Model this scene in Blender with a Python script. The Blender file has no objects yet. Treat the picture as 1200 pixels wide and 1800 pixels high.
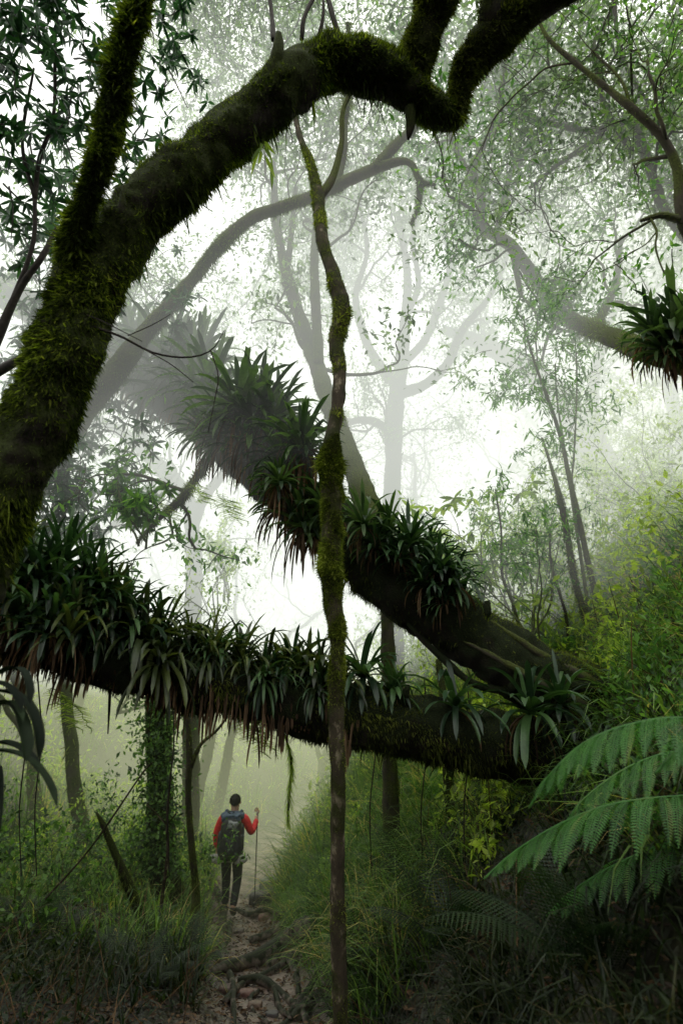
import bpy, math, random
import numpy as np
from mathutils import Vector, Matrix

rng = np.random.default_rng(7)
random.seed(7)
scene = bpy.context.scene
COL = scene.collection
R = math.radians

# ------------------------------------------------------------------ camera
CAM = np.array([0.0, 0.0, 1.6]); PITCH = R(20); FPX = 1000.0
FWD = np.array([0, math.cos(PITCH), math.sin(PITCH)]); UP = np.array([0, -math.sin(PITCH), math.cos(PITCH)]); RT = np.array([1.0, 0, 0])
cd = bpy.data.cameras.new("camera"); cam = bpy.data.objects.new("camera", cd); COL.objects.link(cam)
cam.location = CAM; cam.rotation_euler = (math.pi / 2 + PITCH, 0, 0)
cd.sensor_fit = 'VERTICAL'; cd.sensor_height = 36.0; cd.lens = 20.0; cd.clip_end = 500; cd.clip_start = 0.05
scene.camera = cam
cd.dof.use_dof = True; cd.dof.focus_distance = 3.9; cd.dof.aperture_fstop = 1.8

def W(px, py, d):
    return CAM + d * (FWD + (px - 600) / FPX * RT - (py - 900) / FPX * UP)

def nrm(v):
    v = np.asarray(v, float)
    return v / np.maximum(np.linalg.norm(v, axis=-1, keepdims=True), 1e-9)

# ------------------------------------------------------------------ noise
def _h(ix, iy, iz):
    n = (ix * 374761393 + iy * 668265263 + iz * 2147483647 * 3) & 0xFFFFFFFF
    n = ((n ^ (n >> 13)) * 1274126177) & 0xFFFFFFFF
    return ((n ^ (n >> 16)) & 0xFFFF) / 65535.0

def noise3(p):
    p = np.asarray(p, float); i = np.floor(p).astype(np.int64); f = p - i; f = f * f * (3 - 2 * f)
    out = 0
    for a in (0, 1):
        for b in (0, 1):
            for c in (0, 1):
                w = (f[..., 0] if a else 1 - f[..., 0]) * (f[..., 1] if b else 1 - f[..., 1]) * (f[..., 2] if c else 1 - f[..., 2])
                out = out + w * _h(i[..., 0] + a, i[..., 1] + b, i[..., 2] + c)
    return out * 2 - 1

def fbm(p, o=3):
    p = np.asarray(p, float); s = 0; a = 1.0; t = 0
    for k in range(o):
        s = s + a * noise3(p * (2.03 ** k) + 17.3 * k); t += a; a *= .5
    return s / t

# ------------------------------------------------------------------ terrain
def xp(y): return np.interp(y, [-5, 0, 5.4, 8, 10.6, 13, 15.8, 20, 40], [.3, .15, -.57, -1.05, -1.62, -1.7, -1.4, .6, 6])
def pz(y): return np.interp(y, [-10, 0, 4, 7, 10.6, 16, 20, 30, 60], [.3, 0, -.45, -.85, -1.32, -1.1, 0.1, 4.5, 14])
def hgt(x, y):
    x = np.asarray(x, float); y = np.asarray(y, float)
    dx = x - xp(y); rr = np.maximum(dx - .38, 0); ll = np.maximum(-dx - .42, 0)
    br = 1.15 * np.minimum(rr, 3.2) * (rr / (rr + .12)) + .75 * np.maximum(rr - 3.2, 0)
    bl = .22 * (1 - np.exp(-ll / .3)) + .10 * np.minimum(ll, 3) + .55 * np.maximum(ll - 3, 0)
    near = np.clip(1 - np.abs(dx) / .6, 0, 1)
    q = np.stack([x, y, 0 * x], -1)
    n = .22 * fbm(q * .7, 2) + .10 * fbm(q * 2.1 + 5, 2)
    return pz(y) + br + bl + n * (1 - .75 * near) - .05 * near + .03 * fbm(q * 6 + 9, 2)

# ------------------------------------------------------------------ mesh building
class MB:
    def __init__(s): s.v = []; s.q = []; s.t = []; s.a = []; s.n = 0
    def add(s, v, q=None, t=None, a=None):
        v = np.asarray(v, float).reshape(-1, 3)
        if q is not None and len(q): s.q.append(np.asarray(q, np.int64).reshape(-1, 4) + s.n)
        if t is not None and len(t): s.t.append(np.asarray(t, np.int64).reshape(-1, 3) + s.n)
        if a is None: a = np.full((len(v), 2), .5)
        s.a.append(np.asarray(a, float).reshape(-1, 2)); s.v.append(v); s.n += len(v); return s
    def build(s, name, mat, parent=None, smooth=True, loc=None):
        v = np.concatenate(s.v) if s.v else np.zeros((0, 3))
        o = np.zeros(3)
        if loc is not None: o = np.asarray(loc, float)
        elif parent is not None: o = np.array(parent.location)
        v = v - o
        q = np.concatenate(s.q) if s.q else np.zeros((0, 4), np.int64)
        t = np.concatenate(s.t) if s.t else np.zeros((0, 3), np.int64)
        me = bpy.data.meshes.new(name); me.vertices.add(len(v)); me.vertices.foreach_set("co", v.astype(np.float32).ravel())
        nl = len(q) * 4 + len(t) * 3; me.loops.add(nl)
        me.loops.foreach_set("vertex_index", np.concatenate([q.ravel(), t.ravel()]).astype(np.int32))
        me.polygons.add(len(q) + len(t))
        ls = np.concatenate([np.arange(len(q)) * 4, len(q) * 4 + np.arange(len(t)) * 3]).astype(np.int32)
        me.polygons.foreach_set("loop_start", ls)
        me.polygons.foreach_set("use_smooth", np.full(len(q) + len(t), smooth))
        at = me.attributes.new("var", 'FLOAT_COLOR', 'POINT')
        a = np.concatenate(s.a); c = np.zeros((len(v), 4), np.float32); c[:, :2] = a; c[:, 3] = 1
        at.data.foreach_set("color", c.ravel())
        me.update(calc_edges=True); me.validate()
        me.materials.append(mat)
        ob = bpy.data.objects.new(name, me); COL.objects.link(ob)
        if parent is not None: ob.parent = parent
        elif loc is not None: ob.location = o
        return ob

def thing(name, label, cat, loc=(0, 0, 0), group=None):
    o = bpy.data.objects.new(name, None); COL.objects.link(o); o.location = tuple(float(c) for c in loc)
    o.empty_display_size = .1
    o["label"] = label; o["category"] = cat
    if group: o["group"] = group
    return o

def tag(o, label=None, cat=None, group=None, kind=None):
    if label: o["label"] = label
    if cat: o["category"] = cat
    if group: o["group"] = group
    if kind: o["kind"] = kind
    return o

def spline(P, n):
    """Catmull-Rom through rows of P, n samples"""
    P = np.asarray(P, float); Q = np.vstack([2 * P[0] - P[1], P, 2 * P[-1] - P[-2]])
    d = np.linalg.norm(np.diff(P[:, :3], axis=0), axis=1); cum = np.concatenate([[0], np.cumsum(d)])
    s = np.linspace(0, cum[-1], n); i = np.clip(np.searchsorted(cum, s, side='right') - 1, 0, len(P) - 2)
    u = ((s - cum[i]) / np.maximum(d[i], 1e-9))[:, None]
    p0, p1, p2, p3 = Q[i], Q[i + 1], Q[i + 2], Q[i + 3]
    return .5 * (2 * p1 + (p2 - p0) * u + (2 * p0 - 5 * p1 + 4 * p2 - p3) * u * u + (3 * p1 - p0 - 3 * p2 + p3) * u ** 3)

def pix(rows, n=None, step=.03):
    """rows (px, py, depth, half width in px) -> smooth world curve (x,y,z,r)"""
    P = np.array([[*W(a, b, d), w * d / FPX] for a, b, d, w in rows])
    L = np.linalg.norm(np.diff(P[:, :3], axis=0), axis=1).sum()
    C = spline(P, n or max(4, int(L / step)))
    C[:, 3] = np.maximum(C[:, 3], .0015)
    return C

def frames(C):
    T = nrm(np.gradient(C[:, :3], axis=0)); N = np.zeros_like(T)
    a = np.array([0, 0, 1.0]) if abs(T[0, 2]) < .9 else np.array([1.0, 0, 0])
    n = nrm(a - T[0] * np.dot(a, T[0]))
    for i in range(len(T)):
        n = n - T[i] * np.dot(n, T[i]); n = n / max(np.linalg.norm(n), 1e-9); N[i] = n
    return T, N, np.cross(T, N)

class Tube:
    def __init__(s, C, amp=.12, freq=5., seed=0., ridge=0.):
        s.C = C; s.T, s.N, s.B = frames(C); s.amp = amp; s.f = freq; s.seed = seed; s.ridge = ridge
        d = np.linalg.norm(np.diff(C[:, :3], axis=0), axis=1); s.L = np.concatenate([[0], np.cumsum(d)])
    def at(s, i, th):
        """i float index, th angle -> position, outward normal, radius"""
        n = len(s.C); i0 = np.clip(np.floor(i).astype(int), 0, n - 2); f = (i - i0)[..., None]
        L = lambda A: A[i0] * (1 - f) + A[i0 + 1] * f
        c = L(s.C); N = L(s.N); B = L(s.B)
        nn = nrm(N * np.cos(th)[..., None] + B * np.sin(th)[..., None])
        r = c[..., 3]; base = c[..., :3] + nn * r[..., None]
        k = 1 + s.amp * fbm(base * s.f + s.seed, 3) * 1.6 + (.07 * fbm(base * 22 + s.seed, 2) if s.amp > .13 else 0)
        if s.ridge: k = k + s.ridge * np.sin(th * 5 + 2.2 * np.sin(i * .05 + s.seed)) * (.6 + .4 * np.sin(th * 3 + i * .02))
        return c[..., :3] + nn * (r * k)[..., None], nn, r * k
    def mesh(s, mb, seg=12, cap=True):
        n = len(s.C); I, TH = np.meshgrid(np.arange(n, dtype=float), np.arange(seg) * 2 * math.pi / seg, indexing='ij')
        p, nn, r = s.at(np.minimum(I, n - 1 - 1e-6), TH)
        v = p.reshape(-1, 3); i = np.arange(n - 1)[:, None]; j = np.arange(seg)[None, :]; j2 = (j + 1) % seg
        q = np.stack([i * seg + j, i * seg + j2, (i + 1) * seg + j2, (i + 1) * seg + j], -1).reshape(-1, 4)
        a = np.stack([TH / 6.283, np.repeat(s.L[:, None], seg, 1)], -1).reshape(-1, 2)
        tri = None
        if cap:
            tip = s.C[-1, :3] + s.T[-1] * s.C[-1, 3] * .7; tail = s.C[0, :3] - s.T[0] * s.C[0, 3] * .3
            v = np.vstack([v, tip, tail]); a = np.vstack([a, [[.5, 0]], [[.5, 0]]]); k = n * seg
            jj = np.arange(seg); j2 = (jj + 1) % seg
            tri = np.vstack([np.stack([(n - 1) * seg + jj, (n - 1) * seg + j2, np.full(seg, k)], -1), np.stack([j2, jj, np.full(seg, k + 1)], -1)])
        mb.add(v, q, tri, a); return s

def scatter(mb, tv, tq, tt, pos, yd, zd, sc, rnd=None):
    """template verts (leaf along +Y, normal +Z) placed at pos; sc (n,) or (n,3)"""
    pos = np.asarray(pos, float); n = len(pos)
    if n == 0: return
    y = nrm(yd); x = nrm(np.cross(y, zd)); z = np.cross(x, y)
    sc = np.asarray(sc, float)
    if sc.ndim == 1: sc = np.repeat(sc[:, None], 3, 1)
    V = tv[None] * sc[:, None, :]
    P = pos[:, None] + V[..., 0:1] * x[:, None] + V[..., 1:2] * y[:, None] + V[..., 2:3] * z[:, None]
    k = len(tv); off = (np.arange(n) * k)[:, None, None]
    if rnd is None: rnd = rng.random(n)
    a = np.stack([np.repeat(rnd[:, None], k, 1), np.repeat(tv[None, :, 1], n, 0)], -1)
    mb.add(P.reshape(-1, 3), (tq[None] + off).reshape(-1, 4) if tq is not None else None, (tt[None] + off).reshape(-1, 3) if tt is not None else None, a.reshape(-1, 2))

def leaf_template(w=.3, seg=4, fold=.12, droop=.15, peak=.45):
    ts = np.linspace(0, 1, seg + 1); v = []
    for t in ts[:-1]:
        ww = w * .5 * (math.sin(math.pi * (t ** (math.log(.5) / math.log(peak)))) ** .8 if t > 0 else .05)
        z = -droop * t * t
        v += [[-ww, t, z + fold * ww * 2], [0, t, z], [ww, t, z + fold * ww * 2]]
    v.append([0, 1, -droop]); q = []; t3 = []
    for i in range(seg - 1):
        a = i * 3; q += [[a, a + 1, a + 4, a + 3], [a + 1, a + 2, a + 5, a + 4]]
    a = (seg - 1) * 3; k = seg * 3; t3 += [[a, a + 1, k], [a + 1, a + 2, k]]
    return np.array(v, float), np.array(q), np.array(t3)

LEAF = leaf_template(.34, 4)
LEAFN = leaf_template(.2, 4, droop=.3)
DIA = (np.array([[0, 0, 0], [-.22, .45, .06], [0, 1, -.1], [.22, .45, .06], [0, .45, 0]], float), None, np.array([[0, 4, 1], [0, 3, 4], [1, 4, 2], [4, 3, 2]]))
DIA2 = (np.array([[0, 0, 0], [-.2, .5, .03], [0, 1, -.12], [.2, .5, .03]], float), None, np.array([[0, 2, 1], [0, 3, 2]]))
BLADE = (np.array([[-.06, 0, 0], [.06, 0, 0], [-.05, .5, .04], [.05, .5, .04], [0, 1, -.05]], float), np.array([[0, 1, 3, 2]]), np.array([[2, 3, 4]]))

def rdir(n, up=0.):
    v = rng.normal(size=(n, 3)); v = nrm(v); v[:, 2] += up
    return nrm(v)

def straps(mb, base, d0, length, width, droop, seg=6, fold=.25, rnd=None, taper=.75, kink=None):
    """arching strap leaves. base (n,3) d0 (n,3) unit; length,width,droop (n,)"""
    n = len(base)
    if n == 0: return
    up = np.array([0, 0, 1.0]); p = base.copy(); d = d0.copy(); ds = (length / seg)[:, None]
    side0 = nrm(np.cross(d0, up) + 1e-4); V = []; A = []
    if rnd is None: rnd = rng.random(n)
    for i in range(seg + 1):
        t = i / seg
        w = width * (1.0 if t < .05 else 1.15 - .2 * t) * (1 - max(0, (t - taper) / (1 - taper)) ** 1.6) * (.62 if i == 0 else 1) * .5
        w = np.maximum(w, .0006)[:, None]
        side = nrm(np.cross(d, up) * 1.0 + side0 * .35); nn = np.cross(side, d)
        V.append(np.stack([p - side * w + nn * w * fold * 1.2, p - nn * w * .15, p + side * w + nn * w * fold * 1.2], 1))
        A.append(np.repeat(np.stack([rnd, np.full(n, t)], -1)[:, None], 3, 1))
        p = p + d * ds
        g = droop * (t + .35) * (1.0 / seg) * 2.2
        if kink is not None: g = g + np.where(np.abs(t - kink) < .5 / seg, 1.1, 0)
        d = nrm(d - up * g[:, None])
    V = np.stack(V, 1); A = np.stack(A, 1); k = (seg + 1) * 3
    i = np.arange(seg)[:, None]; c = np.arange(2)[None]
    q = np.stack([i * 3 + c, i * 3 + c + 1, (i + 1) * 3 + c + 1, (i + 1) * 3 + c], -1).reshape(-1, 4)
    q = (q[None] + (np.arange(n) * k)[:, None, None]).reshape(-1, 4)
    mb.add(V.reshape(-1, 3), q, None, A.reshape(-1, 2))

# ------------------------------------------------------------------ materials
def new_mat(name):
    m = bpy.data.materials.new(name); m.use_nodes = True; nt = m.node_tree; nt.nodes.clear(); return m, nt
def nd(nt, t, **k):
    n = nt.nodes.new(t)
    for a, b in k.items(): setattr(n, a, b)
    return n
def ramp(nt, fac, cols):
    r = nd(nt, 'ShaderNodeValToRGB'); e = r.color_ramp.elements
    while len(e) < len(cols): e.new(.5)
    for i, (p, c) in enumerate(cols): e[i].position = p; e[i].color = (*c, 1)
    nt.links.new(fac, r.inputs[0]); return r.outputs[0]

GAIN = 1.5
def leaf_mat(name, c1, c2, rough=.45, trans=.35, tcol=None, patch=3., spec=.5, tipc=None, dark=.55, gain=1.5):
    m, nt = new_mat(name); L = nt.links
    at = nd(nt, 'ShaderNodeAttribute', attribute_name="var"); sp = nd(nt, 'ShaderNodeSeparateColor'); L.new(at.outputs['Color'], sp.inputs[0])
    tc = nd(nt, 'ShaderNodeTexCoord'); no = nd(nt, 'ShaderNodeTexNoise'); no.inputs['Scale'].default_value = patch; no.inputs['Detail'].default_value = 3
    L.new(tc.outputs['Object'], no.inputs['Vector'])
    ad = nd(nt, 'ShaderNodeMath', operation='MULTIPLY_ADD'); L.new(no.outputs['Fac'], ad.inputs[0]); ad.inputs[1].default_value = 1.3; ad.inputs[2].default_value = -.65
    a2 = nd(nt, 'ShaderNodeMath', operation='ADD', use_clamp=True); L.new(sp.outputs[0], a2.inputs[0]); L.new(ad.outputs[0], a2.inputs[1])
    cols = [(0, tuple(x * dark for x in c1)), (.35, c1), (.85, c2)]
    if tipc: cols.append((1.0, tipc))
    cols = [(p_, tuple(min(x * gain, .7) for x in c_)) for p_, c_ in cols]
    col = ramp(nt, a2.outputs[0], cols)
    fn = nd(nt, 'ShaderNodeTexNoise'); fn.inputs['Scale'].default_value = 60; L.new(tc.outputs['Object'], fn.inputs['Vector'])
    hs = nd(nt, 'ShaderNodeHueSaturation'); L.new(col, hs.inputs['Color'])
    mr = nd(nt, 'ShaderNodeMapRange'); L.new(fn.outputs['Fac'], mr.inputs[0]); mr.inputs[3].default_value = .7; mr.inputs[4].default_value = 1.3
    L.new(mr.outputs[0], hs.inputs['Value'])
    pb = nd(nt, 'ShaderNodeBsdfPrincipled'); L.new(hs.outputs[0], pb.inputs['Base Color']); pb.inputs['Roughness'].default_value = rough; pb.inputs['Specular IOR Level'].default_value = spec
    out = nd(nt, 'ShaderNodeOutputMaterial')
    if trans > 0:
        tr = nd(nt, 'ShaderNodeBsdfTranslucent'); mx = nd(nt, 'ShaderNodeMixShader'); mx.inputs[0].default_value = trans
        mc = nd(nt, 'ShaderNodeMix', data_type='RGBA', blend_type='MULTIPLY'); mc.inputs[0].default_value = 1
        L.new(hs.outputs[0], mc.inputs[6]); mc.inputs[7].default_value = (*(tcol or (1.6, 2.0, .8)), 1)
        L.new(mc.outputs[2], tr.inputs['Color']); L.new(pb.outputs[0], mx.inputs[1]); L.new(tr.outputs[0], mx.inputs[2]); L.new(mx.outputs[0], out.inputs[0])
    else: L.new(pb.outputs[0], out.inputs[0])
    return m

def bark_mat(name, c1, c2, moss, mossy=.5, scale=8., lichen=None, bump=.6, rough=.9):
    m, nt = new_mat(name); L = nt.links
    tc = nd(nt, 'ShaderNodeTexCoord'); mp = nd(nt, 'ShaderNodeMapping'); mp.inputs['Scale'].default_value = (1, 1, .45); L.new(tc.outputs['Object'], mp.inputs[0])
    n1 = nd(nt, 'ShaderNodeTexNoise'); n1.inputs['Scale'].default_value = scale; n1.inputs['Detail'].default_value = 8; n1.inputs['Roughness'].default_value = .7; L.new(mp.outputs[0], n1.inputs['Vector'])
    n2 = nd(nt, 'ShaderNodeTexNoise'); n2.inputs['Scale'].default_value = scale * .6; n2.inputs['Detail'].default_value = 6; L.new(tc.outputs['Object'], n2.inputs['Vector'])
    n3 = nd(nt, 'ShaderNodeTexNoise'); n3.inputs['Scale'].default_value = scale * 12; n3.inputs['Detail'].default_value = 4; L.new(tc.outputs['Object'], n3.inputs['Vector'])
    c = ramp(nt, n1.outputs['Fac'], [(.3, c1), (.7, c2)])
    if lichen:
        r0 = ramp(nt, n1.outputs['Fac'], [(.56, (0, 0, 0)), (.62, (1, 1, 1))])
        m0 = nd(nt, 'ShaderNodeMix', data_type='RGBA'); L.new(r0, m0.inputs[0]); L.new(c, m0.inputs[6]); m0.inputs[7].default_value = (*lichen, 1); c = m0.outputs[2]
    ge = nd(nt, 'ShaderNodeNewGeometry'); sx = nd(nt, 'ShaderNodeSeparateXYZ'); L.new(ge.outputs['Normal'], sx.inputs[0])
    ma = nd(nt, 'ShaderNodeMath', operation='MULTIPLY_ADD'); L.new(sx.outputs[2], ma.inputs[0]); ma.inputs[1].default_value = .22; L.new(n2.outputs['Fac'], ma.inputs[2])
    e = .62 - .25 * mossy
    rm = ramp(nt, ma.outputs[0], [(max(e - .07, 0), (0, 0, 0)), (e + .07, (1, 1, 1))])
    mc = ramp(nt, n3.outputs['Fac'], [(.3, tuple(x * .35 for x in moss)), (.7, moss)])
    mx = nd(nt, 'ShaderNodeMix', data_type='RGBA'); L.new(rm, mx.inputs[0]); L.new(c, mx.inputs[6]); L.new(mc, mx.inputs[7])
    bp = nd(nt, 'ShaderNodeBump'); bp.inputs['Strength'].default_value = bump; bp.inputs['Distance'].default_value = .02
    sm = nd(nt, 'ShaderNodeMath', operation='MULTIPLY_ADD'); L.new(n3.outputs['Fac'], sm.inputs[0]); sm.inputs[1].default_value = .5; L.new(n1.outputs['Fac'], sm.inputs[2]); L.new(sm.outputs[0], bp.inputs['Height'])
    pb = nd(nt, 'ShaderNodeBsdfPrincipled'); L.new(mx.outputs[2], pb.inputs['Base Color']); pb.inputs['Roughness'].default_value = rough; pb.inputs['Specular IOR Level'].default_value = .25; L.new(bp.outputs[0], pb.inputs['Normal'])
    out = nd(nt, 'ShaderNodeOutputMaterial'); L.new(pb.outputs[0], out.inputs[0]); return m

def plain_mat(name, c1, c2, scale=20., rough=.7, bump=.3, spec=.4):
    m, nt = new_mat(name); L = nt.links
    tc = nd(nt, 'ShaderNodeTexCoord'); n1 = nd(nt, 'ShaderNodeTexNoise'); n1.inputs['Scale'].default_value = scale; n1.inputs['Detail'].default_value = 6; L.new(tc.outputs['Object'], n1.inputs['Vector'])
    c = ramp(nt, n1.outputs['Fac'], [(.32, c1), (.68, c2)])
    bp = nd(nt, 'ShaderNodeBump'); bp.inputs['Strength'].default_value = bump; bp.inputs['Distance'].default_value = .01; L.new(n1.outputs['Fac'], bp.inputs['Height'])
    pb = nd(nt, 'ShaderNodeBsdfPrincipled'); L.new(c, pb.inputs['Base Color']); pb.inputs['Roughness'].default_value = rough; pb.inputs['Specular IOR Level'].default_value = spec; L.new(bp.outputs[0], pb.inputs['Normal'])
    out = nd(nt, 'ShaderNodeOutputMaterial'); L.new(pb.outputs[0], out.inputs[0]); return m

M = {}
M['bark_dark'] = bark_mat('bark_dark', (.012, .010, .008), (.045, .036, .026), (.05, .065, .013), 1.0, 9)
M['bark_log'] = bark_mat('bark_log', (.008, .007, .005), (.03, .024, .016), (.022, .032, .009), 1.0, 10, bump=1.0)
M['bark_mid'] = bark_mat('bark_mid', (.03, .028, .02), (.10, .085, .06), (.10, .12, .03), .7, 7)
M['bark_pale'] = bark_mat('bark_pale', (.028, .022, .014), (.10, .078, .05), (.045, .05, .012), .45, 14, lichen=(.26, .22, .15))
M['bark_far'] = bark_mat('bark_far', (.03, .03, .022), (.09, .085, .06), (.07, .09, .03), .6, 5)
M['root'] = bark_mat('root', (.06, .045, .036), (.28, .23, .19), (.03, .035, .015), .1, 14, rough=.6)
M['moss'] = leaf_mat('moss', (.036, .052, .008), (.17, .215, .024), .8, .45, (1.5, 1.7, .6), 4, .1, (.27, .28, .05), .3, gain=1.35)
M['moss_dark'] = leaf_mat('moss_dark', (.028, .034, .008), (.085, .10, .016), .8, .3, (1.5, 1.7, .6), 4, .1, dark=.35, gain=2.3)
M['moss_lit'] = leaf_mat('moss_lit', (.05, .066, .010), (.18, .21, .03), .8, .4, (1.5, 1.7, .6), 4, .1, (.24, .24, .06), .35, gain=1.9)  # brighter moss copy; the lit look of the thin trunk is in its colour
M['leaf_black'] = leaf_mat('leaf_black', (.008, .016, .007), (.02, .035, .013), .6, .1, (1.6, 2.0, .8), 4, .15, gain=1.0)
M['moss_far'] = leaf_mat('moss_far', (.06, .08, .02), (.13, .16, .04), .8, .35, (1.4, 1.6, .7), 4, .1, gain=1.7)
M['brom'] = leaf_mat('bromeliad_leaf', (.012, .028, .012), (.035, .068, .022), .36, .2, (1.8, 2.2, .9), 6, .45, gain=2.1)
M['brom_olive'] = leaf_mat('bromeliad_leaf_olive', (.02, .03, .010), (.06, .075, .02), .35, .25, (1.8, 2.0, .8), 6, .5, gain=1.9)
M['under_shaded'] = leaf_mat('undergrowth_shaded', (.010, .022, .008), (.03, .05, .014), .5, .35, (1.7, 2.0, .7), 1.2, dark=.4, gain=1.1)  # darkened copy of the undergrowth leaf: foreground shade painted into the colour
M['grass_shaded'] = leaf_mat('grass_shaded', (.014, .026, .008), (.04, .055, .015), .5, .35, (1.7, 1.9, .8), 1.2, tipc=(.12, .09, .04), gain=1.1)  # near grass, its shade put into a darker colour
M['leaf_lit'] = leaf_mat('leaf_lit', (.12, .16, .028), (.23, .27, .055), .5, .5, (1.7, 1.9, .7), .8, gain=2.3)  # bright yellow-green leaf; light on slope and clearing is part of the colour
M['fern_shaded'] = leaf_mat('fern_shaded', (.014, .030, .010), (.03, .055, .018), .5, .35, (1.5, 1.9, .8), 3, gain=1.1)  # same fern for the lower picture rows, shading held in the colour
M['brom_lit'] = leaf_mat('bromeliad_leaf_lit', (.022, .042, .018), (.06, .095, .034), .36, .32, (1.7, 2.0, .9), 6, .4, gain=1.6)  # lighter copy of the bromeliad leaf, brightened by colour to look lit
M['dead'] = leaf_mat('withered_leaf', (.05, .032, .018), (.14, .09, .05), .8, .3, (1.4, 1.2, .9), 8, .2)
M['leaf_dark'] = leaf_mat('leaf_dark', (.012, .034, .016), (.035, .08, .03), .35, .3, (1.6, 2.2, 1.0), 2, .5)
M['leaf_mid'] = leaf_mat('leaf_mid', (.03, .07, .02), (.08, .14, .035), .45, .45, (1.8, 2.2, .8), 1.5, gain=2.3)
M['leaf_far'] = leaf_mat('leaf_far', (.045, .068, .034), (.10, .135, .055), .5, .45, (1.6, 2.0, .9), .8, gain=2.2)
M['leaf_bright'] = leaf_mat('leaf_bright', (.09, .13, .022), (.20, .24, .045), .45, .5, (1.8, 2.1, .7), 2, gain=2.0)
M['leaf_under'] = leaf_mat('leaf_under', (.02, .045, .012), (.07, .12, .03), .5, .4, (1.7, 2.0, .7), 1.2, dark=.4, gain=2.4)
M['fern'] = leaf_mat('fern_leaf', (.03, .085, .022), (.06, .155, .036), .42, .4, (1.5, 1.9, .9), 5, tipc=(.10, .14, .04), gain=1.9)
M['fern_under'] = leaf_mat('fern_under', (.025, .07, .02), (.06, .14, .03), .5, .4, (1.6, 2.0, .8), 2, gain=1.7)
M['grass'] = leaf_mat('grass', (.03, .06, .015), (.09, .14, .03), .5, .4, (1.7, 1.9, .8), 1.2, tipc=(.26, .20, .08), gain=2.3)
M['litter'] = leaf_mat('leaf_litter', (.03, .02, .012), (.12, .07, .035), .7, .15, (1.3, 1.1, .9), 2)
M['twig'] = plain_mat('twig', (.02, .016, .012), (.05, .04, .03), 30, .8)
M['stalk'] = plain_mat('stalk', (.05, .07, .02), (.12, .13, .05), 30, .6)

def soil_mat():
    m, nt = new_mat('soil'); L = nt.links
    tc = nd(nt, 'ShaderNodeTexCoord'); n1 = nd(nt, 'ShaderNodeTexNoise'); n1.inputs['Scale'].default_value = 3; n1.inputs['Detail'].default_value = 10; L.new(tc.outputs['Object'], n1.inputs['Vector'])
    n2 = nd(nt, 'ShaderNodeTexVoronoi'); n2.inputs['Scale'].default_value = 28; L.new(tc.outputs['Object'], n2.inputs['Vector'])
    at = nd(nt, 'ShaderNodeAttribute', attribute_name="var"); sp = nd(nt, 'ShaderNodeSeparateColor'); L.new(at.outputs['Color'], sp.inputs[0])
    path = ramp(nt, n1.outputs['Fac'], [(.38, (.06, .044, .036)), (.66, (.26, .195, .165))])
    wild = ramp(nt, n1.outputs['Fac'], [(.35, (.012, .012, .006)), (.7, (.04, .042, .018))])
    mx = nd(nt, 'ShaderNodeMix', data_type='RGBA'); L.new(sp.outputs[0], mx.inputs[0]); L.new(wild, mx.inputs[6]); L.new(path, mx.inputs[7])
    vr = ramp(nt, n2.outputs['Distance'], [(.0, (.55, .55, .55)), (.5, (1.15, 1.1, 1.05))])
    mm = nd(nt, 'ShaderNodeMix', data_type='RGBA', blend_type='MULTIPLY'); mm.inputs[0].default_value = 1; L.new(mx.outputs[2], mm.inputs[6]); L.new(vr, mm.inputs[7])
    bp = nd(nt, 'ShaderNodeBump'); bp.inputs['Distance'].default_value = .03; bp.inputs['Strength'].default_value = .8
    sm = nd(nt, 'ShaderNodeMath', operation='MULTIPLY_ADD'); L.new(n2.outputs['Distance'], sm.inputs[0]); sm.inputs[1].default_value = .5; L.new(n1.outputs['Fac'], sm.inputs[2]); L.new(sm.outputs[0], bp.inputs['Height'])
    pb = nd(nt, 'ShaderNodeBsdfPrincipled'); L.new(mm.outputs[2], pb.inputs['Base Color']); pb.inputs['Roughness'].default_value = .45; L.new(bp.outputs[0], pb.inputs['Normal'])
    out = nd(nt, 'ShaderNodeOutputMaterial'); L.new(pb.outputs[0], out.inputs[0]); return m
M['soil'] = soil_mat()

# ------------------------------------------------------------------ ground
def axis(a, b, near0, near1, fine, coarse):
    out = []; x = a
    while x < b:
        out.append(x); x += fine if near0 <= x <= near1 else coarse
    return np.array(out)
gx = axis(-45, 45, -4, 5, .07, .7); gy = axis(-14, 90, 2.5, 17, .08, .8)
X, Y = np.meshgrid(gx, gy, indexing='ij'); Z = hgt(X, Y)
ny = len(gy); i = np.arange(len(gx) - 1)[:, None]; j = np.arange(ny - 1)[None]
q = np.stack([i * ny + j, (i + 1) * ny + j, (i + 1) * ny + j + 1, i * ny + j + 1], -1).reshape(-1, 4)
dxp = np.abs(X - xp(Y)) + .12 * fbm(np.stack([X * 2, Y * 2, 0 * X], -1), 2)
pm = np.clip((.64 - dxp) / .15, 0, 1)
tag(MB().add(np.stack([X, Y, Z], -1), q, None, np.stack([pm, 0 * pm], -1)).build('ground', M['soil']), kind='structure')

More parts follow.
